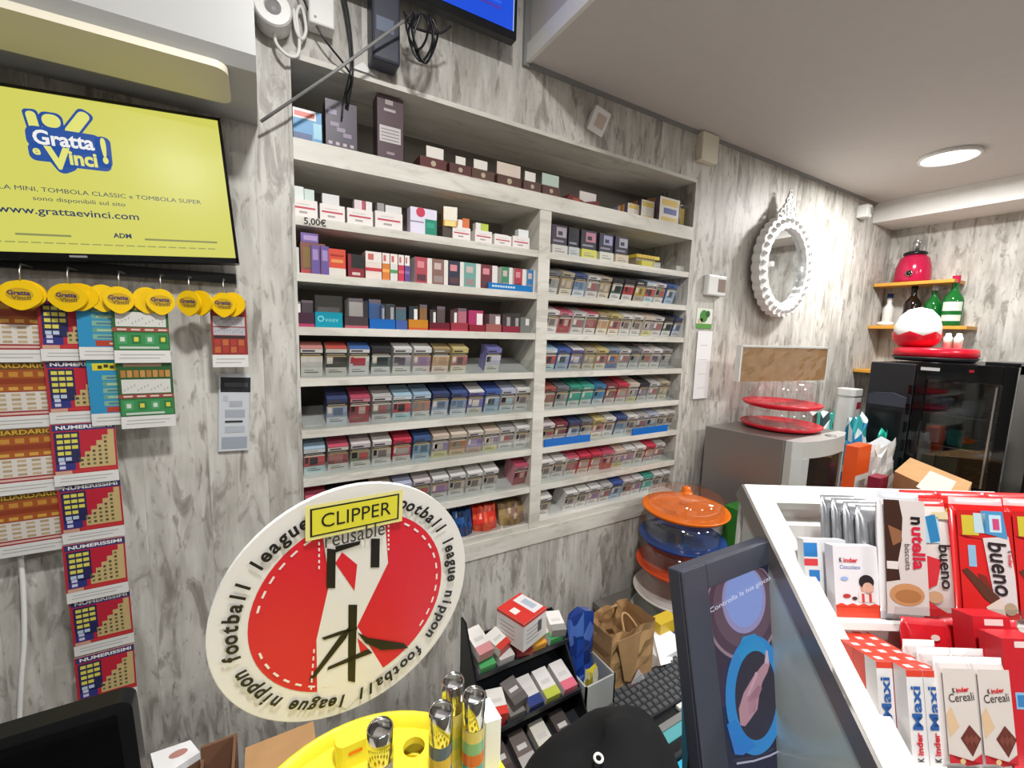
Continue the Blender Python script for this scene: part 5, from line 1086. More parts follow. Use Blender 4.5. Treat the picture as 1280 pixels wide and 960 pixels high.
ep = at_t(748, 951, .47); dirv = (CAM - ep).normalized()
def cap_surface(px, py):
    r = ray(px, py); s_ = .3
    while s_ < .7:
        p = CAM + r * s_; zz = (p.z - ZC) / .185
        if 0 <= zz < 1:
            k = math.sqrt(1 - zz * zz) ** .8
            if ((p.x - cc.x) / (.122 * k + 1e-6)) ** 2 + ((p.y - cc.y) / (.094 * k + 1e-6)) ** 2 < 1: return p
        s_ += .002
    return ep
ep = cap_surface(748, 951); nn_ = (ep - V((cc.x, cc.y, ZC - .02))).normalized(); M_ = frame(ep + nn_ * .004, nn_.orthogonal(), nn_.cross(nn_.orthogonal()))
m = MB('white_plastic', M=M_); m.tube([(.0042 * math.cos(2 * math.pi * k / 16), .0042 * math.sin(2 * math.pi * k / 16), 0) for k in range(16)], .0014, 6, closed=True); obj('eyelet', m, t, label='white-ringed eyelet')

# lighter stand with round sign
DC = V((.057, -.817, 1.403)); DR = .0975; DROLL = math.radians(3.5)
DM = on_wall(DC.x, DC.y, DC.z, DROLL) @ Matrix.Rotation(math.radians(3.8), 4, 'Y') @ Matrix.Rotation(math.radians(2.8), 4, 'X')
t = thing('lighter_stand', 'yellow lighter stand with a big round white and red sign on a post', 'stand', (.045, -.90, ZC))
DI = DM.inverted(); dn_ = DM.to_3x3() @ V((0, 0, 1))
def dp(zx, zy):      # a reading in the photograph, laid on the sign's own plane
    r = ray(240 + zx / 2.909, 590 + zy / 2.909); s_ = (DC - CAM).dot(dn_) / r.dot(dn_); q = DI @ (CAM + r * s_); return (q.x, q.y)
m = MB('white_plastic', M=DM); n = 72; m.prism([(DR * math.cos(2 * math.pi * k / n), DR * math.sin(2 * math.pi * k / n)) for k in range(n)], -.004, 0); sign = obj('sign_disc', m, t)
m = MB('printed_card', 'e4e1dc', M=DM); z = 2e-4
RI = DR * .755; m.disc(0, 0, DR * .995, z, 'dedbd6', n=72); m.disc(0, 0, RI, z * 2, 'cf1f30', n=64)
m.poly([dp(470, 195), dp(702, 195), dp(712, 330), dp(600, 560), dp(700, 720), dp(560, 860), dp(455, 812), dp(452, 610), dp(500, 400)], z * 3, 'dedbd6')
m.poly([dp(545, 290), dp(600, 335), dp(590, 430), dp(520, 330)], z * 4, 'cf1f30')
m.poly([dp(600, 600), dp(640, 640), dp(612, 655)], z * 4, 'cf1f30')
for pts in ([(490, 275), (522, 280), (520, 420), (488, 420)], [(520, 268), (612, 248), (608, 262), (522, 290)], [(650, 240), (682, 240), (680, 345), (648, 345)], [(568, 480), (600, 480), (592, 762), (566, 756)], [(585, 545), (560, 600), (432, 762), (425, 750), (540, 590)], [(490, 718), (495, 705), (640, 640), (655, 655)], [(600, 580), (640, 600), (770, 620), (785, 638), (690, 645), (630, 620)], [(470, 600), (540, 575), (600, 560), (600, 570), (480, 608)]):
    m.poly([dp(*p) for p in pts], z * 5, '181616')
for a0, a1, rr_ in ((105, 168, .70), (190, 250, .70), (-42, 68, .70)):
    a = a0
    while a < a1:
        m.poly([(DR * r_ * math.cos(math.radians(b)), DR * r_ * math.sin(math.radians(b))) for r_, b in ((rr_, a), (rr_ + .016, a), (rr_ + .016, a + 4.5), (rr_, a + 4.5))], z * 4, 'e8dcd8'); a += 9
for p0, p1 in (((452, 640), (440, 800)), ((722, 190), (722, 290)), ((470, 230), (470, 360))):
    for k in range(6):
        u0, u1 = k / 6, k / 6 + .09; a = (p0[0] + (p1[0] - p0[0]) * u0, p0[1] + (p1[1] - p0[1]) * u0); b = (p0[0] + (p1[0] - p0[0]) * u1, p0[1] + (p1[1] - p0[1]) * u1)
        m.poly([dp(a[0] - 12, a[1]), dp(a[0] - 6, a[1]), dp(b[0] - 6, b[1]), dp(b[0] - 12, b[1])], z * 6, 'e8dcd8')
s_ = 'nippon football league ' * 3
for i, ch in enumerate(s_):
    if ch == ' ': continue
    a = math.radians(222 - 360 * i / len(s_)); m.text(ch, DR * .862 * math.cos(a), DR * .862 * math.sin(a), DR * .145, z * 9, '1c1a1a', rot=a - math.pi / 2, bold=.032, sx=.95, shear=.15)
# yellow name plate on the sign
pl = [dp(418, 128), dp(752, 70), dp(755, 168), dp(425, 238)]
cx = sum(p[0] for p in pl) / 4; cy = sum(p[1] for p in pl) / 4; ang = math.atan2(pl[2][1] - pl[3][1], pl[2][0] - pl[3][0]) * .5 + math.atan2(pl[1][1] - pl[0][1], pl[1][0] - pl[0][0]) * .5
pw = math.hypot(pl[1][0] - pl[0][0], pl[1][1] - pl[0][1]); ph_ = math.hypot(pl[3][0] - pl[0][0], pl[3][1] - pl[0][1])
M0 = m.M; m.M = DM @ Matrix.Translation((cx, cy, 0)) @ Matrix.Rotation(ang, 4, 'Z')
m.rect(-pw * .53, -ph_ * .57, pw * .53, ph_ * .57, z * 11, 'e0d88a'); m.rect(-pw * .485, -ph_ * .46, pw * .485, ph_ * .46, z * 12, '1c1a14'); m.rect(-pw * .465, -ph_ * .41, pw * .465, ph_ * .41, z * 13, 'd6cf3a')
m.textw('CLIPPER', 0, -.0003, pw * .76, z * 14, '1c1a14', height=ph_ * .46)
q1, q2 = dp(480, 240), dp(696, 205); m.M = DM; m.textw('reusable', (q1[0] + q2[0]) / 2, (q1[1] + q2[1]) / 2, math.hypot(q2[0] - q1[0], q2[1] - q1[1]), z * 14, '3a3838', rot=ang, height=DR * .125)
obj('sign_print', m, sign)
TC = (.047, -.918); TR = .094; TZ = 1.292
m = MB('yellow_plastic', M=flat(TC[0], TC[1], TZ)); n = 56
m.lathe([(TR - .003, 0), (TR - .003, .014), (TR, .014), (TR, -.012), (TR - .01, -.016), (.02, -.016), (.02, -.0052)], n)
tray_o = obj('tray', m, t)
holes = []
for rr_, kk in ((TR * .80, 16), (TR * .55, 11), (TR * .30, 6)):
    for k in range(kk): a = 2 * math.pi * k / kk + .15; holes.append((TC[0] + rr_ * math.cos(a), TC[1] + rr_ * math.sin(a)))
LIGHT = [(.055, -.905, '7d7a74'), (.093, -.911, 'c8a84a'), (.109, -.893, 'd8c64a'), (.117, -.911, 'c0a24c')]
holes = [h for h in holes if all(math.hypot(h[0] - x, h[1] - y) > .017 for x, y, _ in LIGHT) and math.hypot(h[0] - .049, h[1] + .842) > .024] + [(x, y) for x, y, _ in LIGHT]
bmm = bmesh.new()
dsk = MB('yellow_plastic'); dsk.prism([(TC[0] + (TR - .003) * math.cos(2 * math.pi * k / n), TC[1] + (TR - .003) * math.sin(2 * math.pi * k / n)) for k in range(n)], TZ - .005, TZ + .001)
base_o = obj('tray_deck', dsk, t)
cut = MB('yellow_plastic'); kept = []
for x, y in holes:
    if all(math.hypot(x - a, y - b) > .0178 for a, b in kept): kept.append((x, y))
for x, y in kept: cut.prism([(x + .0085 * math.cos(2 * math.pi * k / 20), y + .0085 * math.sin(2 * math.pi * k / 20)) for k in range(20)], TZ - .02, TZ + .02)
cut_o = obj('cutter', cut, t); bo = base_o.modifiers.new('holes', 'BOOLEAN'); bo.object = cut_o; bo.operation = 'DIFFERENCE'; bo.solver = 'EXACT'
bpy.context.view_layer.update(); ev = base_o.evaluated_get(bpy.context.evaluated_depsgraph_get()); nm_ = bpy.data.meshes.new_from_object(ev); base_o.modifiers.clear(); base_o.data = nm_; bpy.data.objects.remove(cut_o)
m = MB('amber_plastic', M=flat(TC[0], TC[1], TZ - .015)); m.lathe([(0, 0), (TR - .012, 0), (TR - .012, .001), (0, .001)], 40); obj('tray_floor', m, t)
m = MB('yellow_plastic'); m.M = flat(.049, -.842, 0); m.prism(rr(.026, .018, .006), TZ, DC.z - DR * .93); obj('post', m, t, bevel=.002)
m = MB('orange_plastic', M=on_wall(.049, -.8515, 1.304)); m.rect(-.005, .0, .005, .0025, .0); obj('post_slot', m, t)
m = MB('yellow_plastic', M=flat(TC[0], TC[1], ZC)); m.lathe([(0, .0), (.085, .0), (.085, .012), (.05, .02), (.04, .06), (.04, TZ - ZC - .016), (0, TZ - ZC - .016)], 36); obj('column', m, t)
lb = ['chrome-topped grey lighter standing nearest in the yellow tray', 'gold and violet lighter, second in the yellow tray', 'yellow-gold lighter standing farthest back in the tray', 'gold and teal lighter, rightmost in the yellow tray']
for (x, y, cc_), l_ in zip(LIGHT, lb):
    L = thing('lighter', l_, 'lighter', (x, y, TZ - .0135), 'lighters in the yellow tray'); i = lb.index(l_); R_ = .0079; b0 = TZ - .0135; top = 1.372
    m = MB('printed_gloss', cc_, M=flat(x, y, b0)); hb = top - b0 - .022
    pal = [['8c8984', 'b9a878', '7d7a74', '98958e'], ['6a5c9c', '7c88b0', 'c8a84a', '4a5c78'], ['d8c64a', 'b4c050', 'd8c64a', 'e0d070'], ['3a9ca8', 'c8643c', '7cb084', 'd0c070']][i]
    for k in range(8): m.lathe([(R_, hb * k / 8), (R_, hb * (k + 1) / 8)], 20, col=pal[k % 4])
    m.lathe([(0, 0), (R_, 0)], 20); obj('body', m, L)
    m = MB('chrome', M=flat(x, y, b0)); m.lathe([(R_ * .98, hb), (R_ * 1.01, hb + .0005), (R_ * 1.01, hb + .021), (R_ * .93, hb + .022), (R_ * .88, hb + .020), (R_ * .86, hb + .004), (0, hb + .004)], 24); obj('hood', m, L)
    m = MB('steel', M=frame((x + .001, y - .001, b0 + hb + .014), (.7, .7, 0), (0, 0, 1))); m.lathe([(0, -.0045), (.0048, -.0045), (.0048, .0045), (0, .0045)], 14, smooth=False); obj('flint_wheel', m, L)
    m = MB('black_plastic', M=flat(x, y, b0)); m.box(-.006, -.001, -.003, .003, hb + .004, hb + .012); obj('valve', m, L)
a = at_t(610, 892, .31); m = MB('white_plastic'); m.prism([(a.x - .005, a.y - .006), (a.x + .007, a.y - .008), (a.x + .007, a.y + .012), (a.x - .005, a.y + .012)], ZC, a.z); single('white_holder', m, 'upright white plastic holder right of the lighters', 'holder', bevel=.001)

# portrait customer screen
SM = frame((.415, -.848, 1.346), (1, -.03, .007), (0, .224, .974)); sw, sh_ = .203, .315
t = thing('portrait_screen', 'portrait screen in a slate grey frame leaning back on the counter', 'screen', (.52, -.93, ZC))
m = MB('slate_plastic', M=SM)
m.box(0, sw, -sh_, 0, -.022, -.004); m.box(0, .042, -sh_, 0, -.004, 0); m.box(sw - .022, sw, -sh_, 0, -.004, 0); m.box(.042, sw - .022, -.030, 0, -.004, 0); m.box(.042, sw - .022, -sh_, -sh_ + .02, -.004, 0); obj('housing', m, t, bevel=.0015)
SI = SM.inverted(); sn = SM.to_3x3() @ V((0, 0, 1)); so = SM.translation
def sp_(zx, zy):
    r = ray(820 + zx / 3, 640 + zy / 3); k = (so - CAM).dot(sn) / r.dot(sn); q = SI @ (CAM + r * k); return (q.x, q.y)
m = MB('lit_screen', '1f2036', M=SM); z = .0003; m.rect(.042, -sh_ + .02, sw - .022, -.030, -.0035)
B = -.0035
def clip_(pts): return [(min(max(x, .0425), sw - .0225), min(max(y, -sh_ + .0205), -.0305)) for x, y in pts]
def sell(cx, cy, rx, ry, k, col, n=40): m.poly(clip_([sp_(cx + rx * math.cos(2 * math.pi * i / n), cy + ry * math.sin(2 * math.pi * i / n)) for i in range(n)]), B + z * k, col)
m.poly(clip_([sp_(190, 420), sp_(470, 300), sp_(520, 700), sp_(215, 760)]), B + z, '33263a')
sell(330, 370, 138, 190, 2, '8a7480'); sell(330, 365, 130, 182, 3, '4a3444'); sell(332, 350, 112, 160, 4, '5c4654'); sell(335, 330, 82, 128, 5, '8c86b0'); sell(335, 322, 70, 112, 6, '7f92cc')
sell(375, 690, 110, 225, 7, '2b7cbc', 48); m.poly(clip_([sp_(270, 800), sp_(300, 912), sp_(330, 915), sp_(380, 880), sp_(300, 780)]), B + z * 7, '2b6eb8'); m.poly(clip_([sp_(310, 520), sp_(330, 470), sp_(375, 458), sp_(410, 490), sp_(420, 540), sp_(320, 560)]), B + z * 7, '2b86bc'); sell(378, 690, 78, 168, 8, '2a2636', 48)
for pts, cc_ in (([(318, 800), (312, 740), (330, 680), (365, 620), (400, 575), (415, 560), (428, 570), (420, 600), (400, 640), (388, 690), (382, 740), (355, 780), (335, 805)], 'a8808c'), ([(345, 700), (385, 650), (400, 660), (380, 710), (372, 750), (350, 760)], '8a6070'), ([(408, 570), (414, 520), (420, 520), (426, 568)], 'b8a4b4'), ([(340, 690), (375, 600), (385, 606), (352, 690)], 'c0a0aa')): m.poly(clip_([sp_(*p) for p in pts]), B + z * 10, cc_)
arc = [sp_(x, y) for x, y in ((305, 945), (370, 935), (430, 915), (490, 885), (535, 858))]
for k in range(4): m.poly(clip_([(arc[k][0], arc[k][1] - .0012), (arc[k + 1][0], arc[k + 1][1] - .0012), (arc[k + 1][0], arc[k + 1][1] + .0012), (arc[k][0], arc[k][1] + .0012)]), B + z * 9, 'a0a0b4')
q1, q2 = sp_(203, 372), sp_(445, 238); an = math.atan2(q2[1] - q1[1], q2[0] - q1[0])
m.textw('Controlla la tua giocata', (q1[0] + q2[0]) / 2 - .002, (q1[1] + q2[1]) / 2, (q2[0] - q1[0]) * .98, B + z * 11, 'd8dcf0', rot=an, height=.0075)
obj('screen_panel', m, t)
obj('stand', MB('slate_plastic').box(.47, .55, -.875, -.84, ZC + .012, 1.2).box(.43, .60, -1.0, -.835, ZC, ZC + .012), t)

# ------------------------------------------------------------------ sweets display, turned towards the customer
O = V((.626, -.789, 1.400)); rD = V((.863, -.505, 0)); hD = V((.505, .863, 0))
DD = Matrix(((rD.x, hD.x, 0, O.x), (rD.y, hD.y, 0, O.y), (0, 0, 1, O.z), (0, 0, 0, 1)))
WD = .381; BZ = ZC - O.z
t = thing('sweets_display', 'white sloping sweets display with a glass side, on the counter at right', 'display stand', (O.x, O.y, ZC))
SL = 1.56; s_len = math.hypot(SL, 1); upv = V((0, SL / s_len, 1 / s_len))   # slope direction in display frame
def slope_frame(x): return DD @ frame((x, 0, 0), (1, 0, 0), upv)
LEN = .50
m = MB('white_paint', M=slope_frame(0)); m.box(0, .034, -LEN, 0, -.016, 0); obj('stile', m, t, bevel=.001)
m = MB('white_paint', M=slope_frame(WD)); m.box(-.034, 0, -LEN, 0, -.016, 0); obj('stile', m, t, bevel=.001)
m = MB('white_paint', M=slope_frame(0)); m.box(.034, WD - .034, -.032, 0, -.016, 0); obj('top_rail', m, t, bevel=.001)
m = MB('grey_metal', M=slope_frame(0)); m.box(-.004, 0, -LEN, 0, -.026, -.001); obj('side_edge', m, t)
yz = lambda x0, pts, w_, mt: MB(mt, M=DD @ Matrix(((0, 0, 1, 0), (1, 0, 0, 0), (0, 1, 0, 0), (0, 0, 0, 1)))).prism(pts, x0, x0 + w_)
sd = [(-.012, -.035), (-LEN * SL / s_len, -LEN / s_len - .03), (-LEN * SL / s_len, BZ), (-.012, BZ)]
obj('side_glass', yz(-.003, sd, .004, 'frosted_glass'), t); obj('side_panel', yz(WD, sd, .003, 'white_paint'), t)
D_ = lambda mt='white_paint': MB(mt, M=DD)
T1, T2 = -.106, -.181
obj('back_panel', D_().box(0, WD, .002, .010, BZ, -.008), t)
LEAN = math.radians(-14); T1F = DD @ Matrix.Translation((0, -.165, T1)) @ Matrix.Rotation(LEAN, 4, 'X'); T2F = DD @ Matrix.Translation((0, -.275, T2)) @ Matrix.Rotation(LEAN, 4, 'X')
obj('tier', MB('white_paint', M=T1F).box(.002, WD, 0, .175, -.008, 0), t); obj('tier', MB('white_paint', M=T2F).box(.002, WD, 0, .118, -.008, 0), t)
obj('riser', D_().box(.002, WD, -.160, -.155, T2 - .035, T1 - .010), t)
obj('ledge', D_().box(.036, WD - .036, -.026, .002, T1 - .03, -.052), t)
obj('base', D_('white_paint').box(.002, WD, -.36, .002, BZ, BZ + .06), t)
obj('front_lip', D_('clear_acrylic').box(.095, WD - .036, -.167, -.1645, T1, T1 + .022), t, label='clear acrylic front lip')
def stand_frame(x, y, z, lean=8.0, yaw=0.0, roll=0.0):   # a packet's bottom middle on one of the back-tilted tiers
    F, y0 = (T1F, .165) if z == T1 else (T2F, .275)
    return F @ Matrix.Translation((x, y + y0, 0)) @ Matrix.Rotation(math.radians(yaw), 4, 'Z') @ frame((0, 0, 0), (1, 0, 0), (0, 0, 1)) @ Matrix.Rotation(math.radians(roll), 4, 'Z')
def flow(name, label, cat, M_, w_, h_, d_, col, draw, group=None, crimp='c9cbd0', mt='printed_gloss'):
    t_ = thing(name, label, cat, M_.translation, group); m = MB(mt, col, M=M_); n = 8; vs = []; fs = []
    prof = [(0, .12), (.06, .25), (.12, .8), (.3, 1), (.7, 1), (.88, .8), (.94, .25), (1, .12)]
    for v_, q in prof:
        for k in range(n + 1):
            a = math.pi * k / n; vs.append((-w_ / 2 * math.cos(a) , h_ * v_, d_ / 2 * q * (math.sin(a) ** .35 if 0 < k < n else 0)))
        for k in range(n + 1):
            a = math.pi * k / n; vs.append((w_ / 2 * math.cos(a), h_ * v_, -d_ / 2 * q * (math.sin(a) ** .35 if 0 < k < n else 0)))
    N2 = 2 * (n + 1)
    for j in range(len(prof) - 1):
        for k in range(N2): fs.append((j * N2 + k, j * N2 + (k + 1) % N2, (j + 1) * N2 + (k + 1) % N2, (j + 1) * N2 + k))
    fs += [tuple(range(N2 - 1, -1, -1)), tuple((len(prof) - 1) * N2 + k for k in range(N2))]
    m.add(vs, fs, smooth=True)
    for k in range(len(m.c) - 2):
        if k // N2 in (0, 6): m.c[k] = lin(crimp)
    m.M = M_ @ Matrix.Translation((0, 0, d_ / 2 + .0004))
    if draw: draw(m, w_, h_)
    obj('wrapper', m, t_); return t_
e = 2e-4
def boxpack(name, label, cat, M_, w_, h_, d_, col, draw, group=None):
    m = MB('printed_card', col, M=M_); m.box(-w_ / 2, w_ / 2, 0, h_, -d_, 0)
    if draw: draw(m, w_, h_)
    return single(name, m, label, cat, group)
def kinder_txt(m, x, y, wd, rot=0.0, h_=None, zz=e * 4):
    vs, _ = text_mesh('Kinder', .03); c, q = math.cos(rot), math.sin(rot)
    m.textw('K', x - wd * .43 * c, y - wd * .43 * q, wd * .14, zz, '1c1a1a', rot=rot, bold=.03, height=h_ or wd * .2); m.textw('inder', x + wd * .08 * c, y + wd * .08 * q, wd * .74, zz, 'd02430', rot=rot, bold=.03, height=(h_ or wd * .2))
def dr(m, w, h):
    m.rect(-w / 2, 0, w / 2, h * .15, e, 'd8442c'); pts = [(-w / 2, h * .14)] + [(-w / 2 + w * i / 8, h * (.17 + .03 * (i % 2))) for i in range(9)] + [(w / 2, h * .14)]; m.poly(pts, e, 'd8442c')
    kinder_txt(m, -w * .16, h * .80, w * .44, h_=h * .065); m.textw('Cioccolato', -w * .14, h * .70, w * .46, e * 2, '3a66a8', height=h * .055)
    m.disc(w * .22, h * .42, w * .15, e * 2, 'd8a890', n=20, ry=h * .13); m.disc(w * .21, h * .50, w * .17, e * 3, '2a2426', n=20, ry=h * .10); m.disc(w * .23, h * .41, w * .125, e * 4, 'dcb09a', n=18, ry=h * .085)
    m.rect(w * .02, h * .22, w * .38, h * .36, e * 4, 'e8dcd8'); m.rect(w * .08, h * .22, w * .14, h * .34, e * 5, 'c84a48'); m.rect(w * .24, h * .22, w * .3, h * .34, e * 5, 'c84a48'); m.disc(-w * .25, h * .30, w * .09, e * 4, 'b83a3c', n=12, ry=h * .03); m.disc(-w * .08, h * .27, w * .06, e * 5, '4a3230', n=12, ry=h * .025); m.disc(-w * .28, h * .54, w * .09, e * 3, '9ab4dc', n=12, ry=h * .03)
boxpack('chocolate_box', 'white chocolate box with a red wavy base and a dark-haired head on it', 'chocolate box', stand_frame(.068, -.150, T1, 6), .054, .083, .014, 'e2e0e4', dr, 'chocolate boxes on the upper tier')
def dr(m, w, h):
    m.rect(-w * .5, h * .75, -w * .18, h * .95, e, '2f7cc0'); m.rect(-w * .5, h * .62, -w * .18, h * .72, e, 'd84048'); m.rect(-w * .4, h * .40, -w * .15, h * .56, e, '2f7cc0'); m.rect(-w / 2, 0, w / 2, h * .15, e, 'd8442c')
boxpack('chocolate_box', 'white and blue chocolate box half behind the one with the head', 'chocolate box', stand_frame(.047, -.128, T1, 6), .054, .085, .012, 'e0e0e2', dr, 'chocolate boxes on the upper tier')
for k in range(4):
    flow('biscuit_pack', ('silver biscuit packet, edge-on, nearest the big biscuit pack', 'silver biscuit packet, second in the edge-on row', 'silver biscuit packet, third in the edge-on row', 'silver biscuit packet at the left end of the edge-on row')[k], 'biscuit packet', stand_frame(.112 - .0035 * k, -.130 + .016 * k, T1, 6), .048, .130 + .002 * k, .014, 'c4c6cc', lambda m, w, h: m.rect(-w * .3, h * .2, w * .5, h * .85, e, 'b4b6bc'), 'silver biscuit packets', mt='foil')
def dr(m, w, h):
    m.rect(-w * .48, h * .06, w * .48, h * .94, e, 'cfc6c2'); m.poly([(-w * .48, h * .94), (-w * .12, h * .94), (-w * .05, h * .8), (-w * .1, h * .6), (-w * .2, h * .45), (-w * .16, h * .32), (-w * .48, h * .30)], e * 2, '3c241c')
    m.poly([(-w * .4, h * .74), (-w * .1, h * .70), (-w * .08, h * .62), (-w * .3, h * .58)], e * 3, '8a5c40'); m.rect(-w * .46, h * .40, -w * .2, h * .46, e * 3, 'd8d0cc')
    m.disc(-w * .02, h * .21, w * .40, e * 3, 'c08c60', n=22, ry=h * .085); m.disc(0, h * .20, w * .30, e * 4, 'a87448', n=20, ry=h * .05)
    m.textw('n', w * .27, h * .785, h * .06, e * 5, '1c1818', rot=-math.pi / 2, bold=.03, height=w * .22); m.textw('utella', w * .27, h * .575, h * .33, e * 5, 'c8203c', rot=-math.pi / 2, bold=.03, height=w * .30); m.textw('biscuits', w * .02, h * .5, h * .2, e * 5, '5a4640', rot=-math.pi / 2, height=w * .13)
flow('biscuit_pack', 'tall biscuit pack with a brown and white front and a cookie', 'biscuit packet', stand_frame(.1185, -.152, T1, 7, roll=-2), .052, .150, .016, 'd0cccc', dr, None, 'b8bac0')
def bueno(big):
    def f(m, w, h):
        m.poly([(-w * .5, h * .05), (-w * .5, h * .70), (-w * .1, h * .62), (w * .05, h * .1), (w * .5, h * .1), (w * .5, h * .05)], e, 'cf2424' if big else 'd0c4bc')
        m.poly([(-w * .5, h * .70), (-w * .5, h * .90), (w * .5, h * .90), (w * .5, h * .55), (w * .1, h * .66)], e, 'c42020' if big else 'cfc4c0')
        m.poly([(-w * .05, h * .68), (w * .42, h * .70), (w * .48, h * .40), (w * .48, h * .10), (w * .1, h * .12), (w * .02, h * .4)], e * 2, 'd6cdcc')
        m.rect(-w * .42, h * .70, -w * .12, h * .86, e * 3, 'c9b83c'); m.rect(-w * .2, h * .72, w * .02, h * .88, e * 4, 'b8d0d8'); m.poly([(-w * .02, h * .72), (w * .40, h * .68), (w * .34, h * .90), (-w * .06, h * .90)], e * 4, '4a90c0'); m.rect(w * .08, h * .73, w * .3, h * .87, e * 5, 'bcd8e6'); m.rect(w * .14, h * .75, w * .26, h * .84, e * 6, 'c84a7a')
        m.rect(-w * .34, h * .45, -w * .2, h * .62, e * 3, '8ab4d0')
        m.poly([(-w * .48, h * .42), (-w * .38, h * .44), (w * .2, h * .2), (w * .14, h * .13), (-w * .1, h * .2)], e * 4, '5a3226'); m.poly([(-w * .2, h * .4), (-w * .05, h * .38), (w * .05, h * .28), (-w * .1, h * .27)], e * 3, '7a2a24')
        m.poly([(-w * .1, h * .14), (w * .2, h * .22), (w * .25, h * .06), (0, h * .06)], e * 5, 'd8c8bc'); m.disc(w * .34, h * .13, w * .12, e * 5, 'b09a80', n=12, ry=h * .05)
        m.textw('bueno', w * .20, h * .44, h * .42, e * 7, '2c2226', rot=-math.pi / 2 + .08, bold=.015, height=w * .34, shear=.15); kinder_txt(m, w * .40, h * .52, h * .14, -math.pi / 2, w * .07, e * 7)
    return f
def wbueno(m, w, h):
    m.poly([(-w * .5, h * .55), (w * .1, h * .5), (-w * .1, h * .3), (-w * .5, h * .25)], e, 'c83038'); m.rect(-w * .4, h * .64, w * .1, h * .86, e * 2, 'a8c8d8'); m.poly([(-w * .2, h * .64), (w * .1, h * .66), (0, h * .88), (-w * .3, h * .86)], e * 3, '2f7cb0'); m.rect(-w * .1, h * .84, w * .4, h * .9, e * 2, 'd8c8a0')
    m.textw('bueno', w * .18, h * .45, h * .36, e * 5, '2c2226', rot=-math.pi / 2, bold=.015, height=w * .36); m.disc(-w * .2, h * .2, w * .25, e * 3, 'c09a78', n=12, ry=h * .05); m.poly([(-w * .5, h * .05), (-w * .5, h * .18), (w * .1, h * .08), (w * .4, h * .05)], e * 4, 'c42c30')
bl = ['white and red wafer packet between the biscuit pack and the big red one', 'large red wafer packet with big dark lettering, left one', 'large red wafer packet partly cut by the right picture edge']
flow('wafer_pack', bl[0], 'wafer packet', stand_frame(.1635, -.149, T1, 8), .040, .142, .014, 'd4c9c4', wbueno, 'wafer packets on the upper tier', 'c83a3a')
flow('wafer_pack', bl[1], 'wafer packet', stand_frame(.217, -.152, T1, 8, roll=-1), .066, .146, .016, 'cf2222', bueno(True), 'wafer packets on the upper tier', 'd8a8a8')
flow('wafer_pack', bl[2], 'wafer packet', stand_frame(.285, -.152, T1, 8, roll=-1), .066, .146, .016, 'cf2222', bueno(True), 'wafer packets on the upper tier', 'd8a8a8')
for k, (x, w_, l_, cc_) in enumerate(((.178, .05, 'red wafer packet just behind the white and red one', 'c8302c'), (.232, .066, 'red wafer packet behind the large left one', 'cc2824'), (.296, .066, 'red wafer packet behind the large right one', 'cc2824'))):
    flow('wafer_pack', l_, 'wafer packet', stand_frame(x, -.122, T1, 8), w_, .150, .014, cc_, bueno(True), 'wafer packets on the upper tier', 'c83030')
# lower tier: stick bars, cereal bars, red boxes
def maxi(front):
    def f(m, w, h):
        m.rect(-w / 2, h * .93, w / 2, h, e, 'd8402c')
        if front:
            m.textw('Maxi', 0, h * .60, h * .46, e * 3, '2a5ca0', rot=math.pi / 2, bold=.025, height=w * .62); kinder_txt(m, 0, h * .2, h * .32, math.pi / 2, w * .38)
        else: m.rect(-w * .3, 0, w * .2, h * .9, e, 'c83a34')
    return f
ci = 0
for j in range(7):
    for i in range(3):
        fr_ = j == 0 and i > 0 or (j == 1 and i == 0)
        if j == 0 and i == 0: continue
        x = .0310 + .0168 * i; y = -.262 + .0150 * j
        M_ = stand_frame(x, y, T2, 3); m = MB('printed_card', 'e2dede' if fr_ else 'd24434', M=M_); m.box(-.0081, .0081, 0, .086, -.0145, 0); maxi(fr_)(m, .0162, .086)
        m.M = M_ @ frame((0, .0862, 0), (1, 0, 0), (0, 0, -1)); m.rect(-.0081, 0, .0081, .0145, 0, 'd8402c'); m.rect(-.003, .004, .004, .010, e, 'ece0dc')
        single('chocolate_bar', m, '%s slim chocolate bar, %s from left in %s row of bars' % ('white-fronted' if fr_ else 'red', ('first', 'second', 'third')[i], ('front', 'second', 'third', 'fourth', 'fifth', 'sixth', 'rearmost')[j]), 'chocolate bar', 'slim bars on the lower tier')
def cereal(m, w, h):
    m.rect(-w * .46, h * .08, w * .46, h * .92, e, 'd6cbc4'); kinder_txt(m, w * .02, h * .73, w * .5, .12, h * .045); m.textw('Cereali', w * .02, h * .66, w * .72, e * 3, '2c2424', rot=.1, height=h * .075)
    m.poly([(-w * .1, h * .30), (w * .18, h * .42), (w * .48, h * .30), (w * .2, h * .14)], e * 2, '6a342c')
    for k in range(3): m.poly([(-w * .02 + w * .13 * k, h * (.29 + .005 * k)), (w * .08 + w * .13 * k, h * (.335 - .0 * k)), (w * .15 + w * .13 * k, h * (.285)), (w * .06 + w * .13 * k, h * .24)], e * 3, '7c4438')
    m.poly([(-w * .46, h * .08), (-w * .46, h * .16), (0, h * .06), (w * .46, h * .17), (w * .46, h * .08)], e * 3, 'c03038'); m.disc(-w * .1, h * .10, w * .08, e * 4, 'd8b884', n=10, ry=h * .025)
    m.poly([(-w * .46, h * .5), (-w * .3, h * .58), (-w * .1, h * .4), (-w * .4, h * .3)], e * 2, 'd8b894')
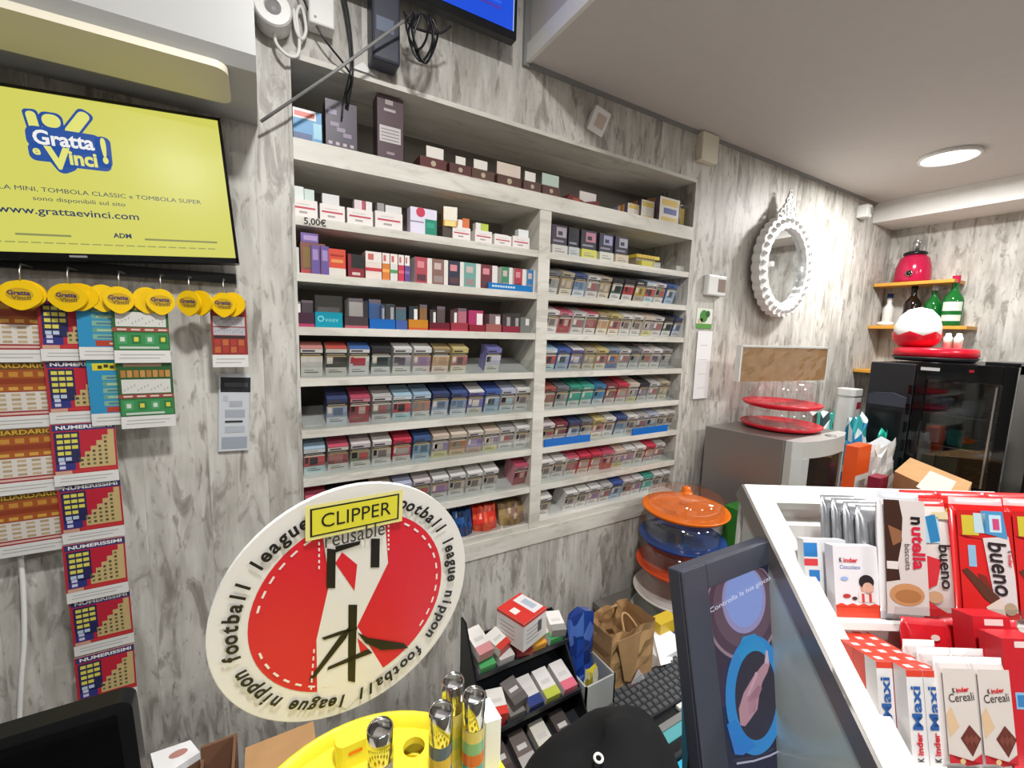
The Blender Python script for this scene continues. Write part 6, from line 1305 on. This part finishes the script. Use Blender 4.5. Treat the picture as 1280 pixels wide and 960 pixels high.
for k, (x, y, l_) in enumerate(((.0845, -.262, 'white cereal chocolate bar, left of the front pair'), (.1185, -.262, 'white cereal chocolate bar, right of the front pair'), (.0855, -.244, 'white cereal bar behind the left one of the front pair'), (.1200, -.244, 'white cereal bar behind the right one of the front pair'), (.0865, -.227, 'white cereal bar at the back of the left file'))):
    flow('cereal_bar', l_, 'chocolate bar', stand_frame(x, y, T2, 5), .034, .100, .013, 'd2c9c6', cereal if k < 2 else (lambda m, w, h: m.rect(-w * .4, h * .1, w * .4, h * .9, e, 'd4ccc8')), 'cereal bars on the lower tier', 'dcd8d8')
def redbox(m, w, h):
    m.rect(-w * .3, h * .45, w * .1, h * .58, e, '8ab8d8'); m.rect(-w * .26, h * .47, w * .06, h * .56, e * 2, '3a7cb8'); m.rect(-w * .1, h * .1, w * .5, h * .32, e, 'dcd8d6')
    for k in range(4): m.rect(-w * .05, h * (.13 + .045 * k), w * .45, h * (.145 + .045 * k), e * 2, 'a8a4a2')
    m.rect(-w * .2, h * .93, w * .3, h * .98, e, 'e8d0cc')
for k, (x, y, hh, l_) in enumerate(((.158, -.262, .118, 'tall red chocolate box, leftmost at the right edge of the lower tier'), (.200, -.262, .110, 'tall red chocolate box, second on the lower tier right'), (.243, -.262, .115, 'tall red chocolate box, third on the lower tier right'), (.160, -.234, .128, 'red chocolate box behind the leftmost tall one'))):
    boxpack('chocolate_box', l_, 'chocolate box', stand_frame(x, y, T2, 4), .040, hh, .022, 'c41e2a', redbox, 'red chocolate boxes on the lower tier')
def redw(m, w, h): m.poly([(-w * .4, h * .62), (-w * .05, h * .80), (w * .1, h * .6), (-w * .2, h * .5)], e, 'd8c0a4'); m.disc(w * .1, h * .85, w * .1, e * 2, 'e4d0c8', n=12, ry=h * .03); m.poly([(-w * .1, h * .55), (0, h * .7), (w * .08, h * .66), (0, h * .5)], e * 2, '4a8a3c')
for k, (x, y, l_) in enumerate(((.118, -.200, 'shiny red wrapped packet behind the cereal bars, left one'), (.160, -.196, 'shiny red wrapped packet behind the cereal bars, middle one'), (.204, -.200, 'shiny red wrapped packet behind the tall red boxes'))):
    flow('red_packet', l_, 'sweets packet', stand_frame(x, y, T2, 4, yaw=(-8, 10, 4)[k]), .046, .112, .018, 'bc1a24', redw, 'red wrapped packets on the lower tier', 'c83840')
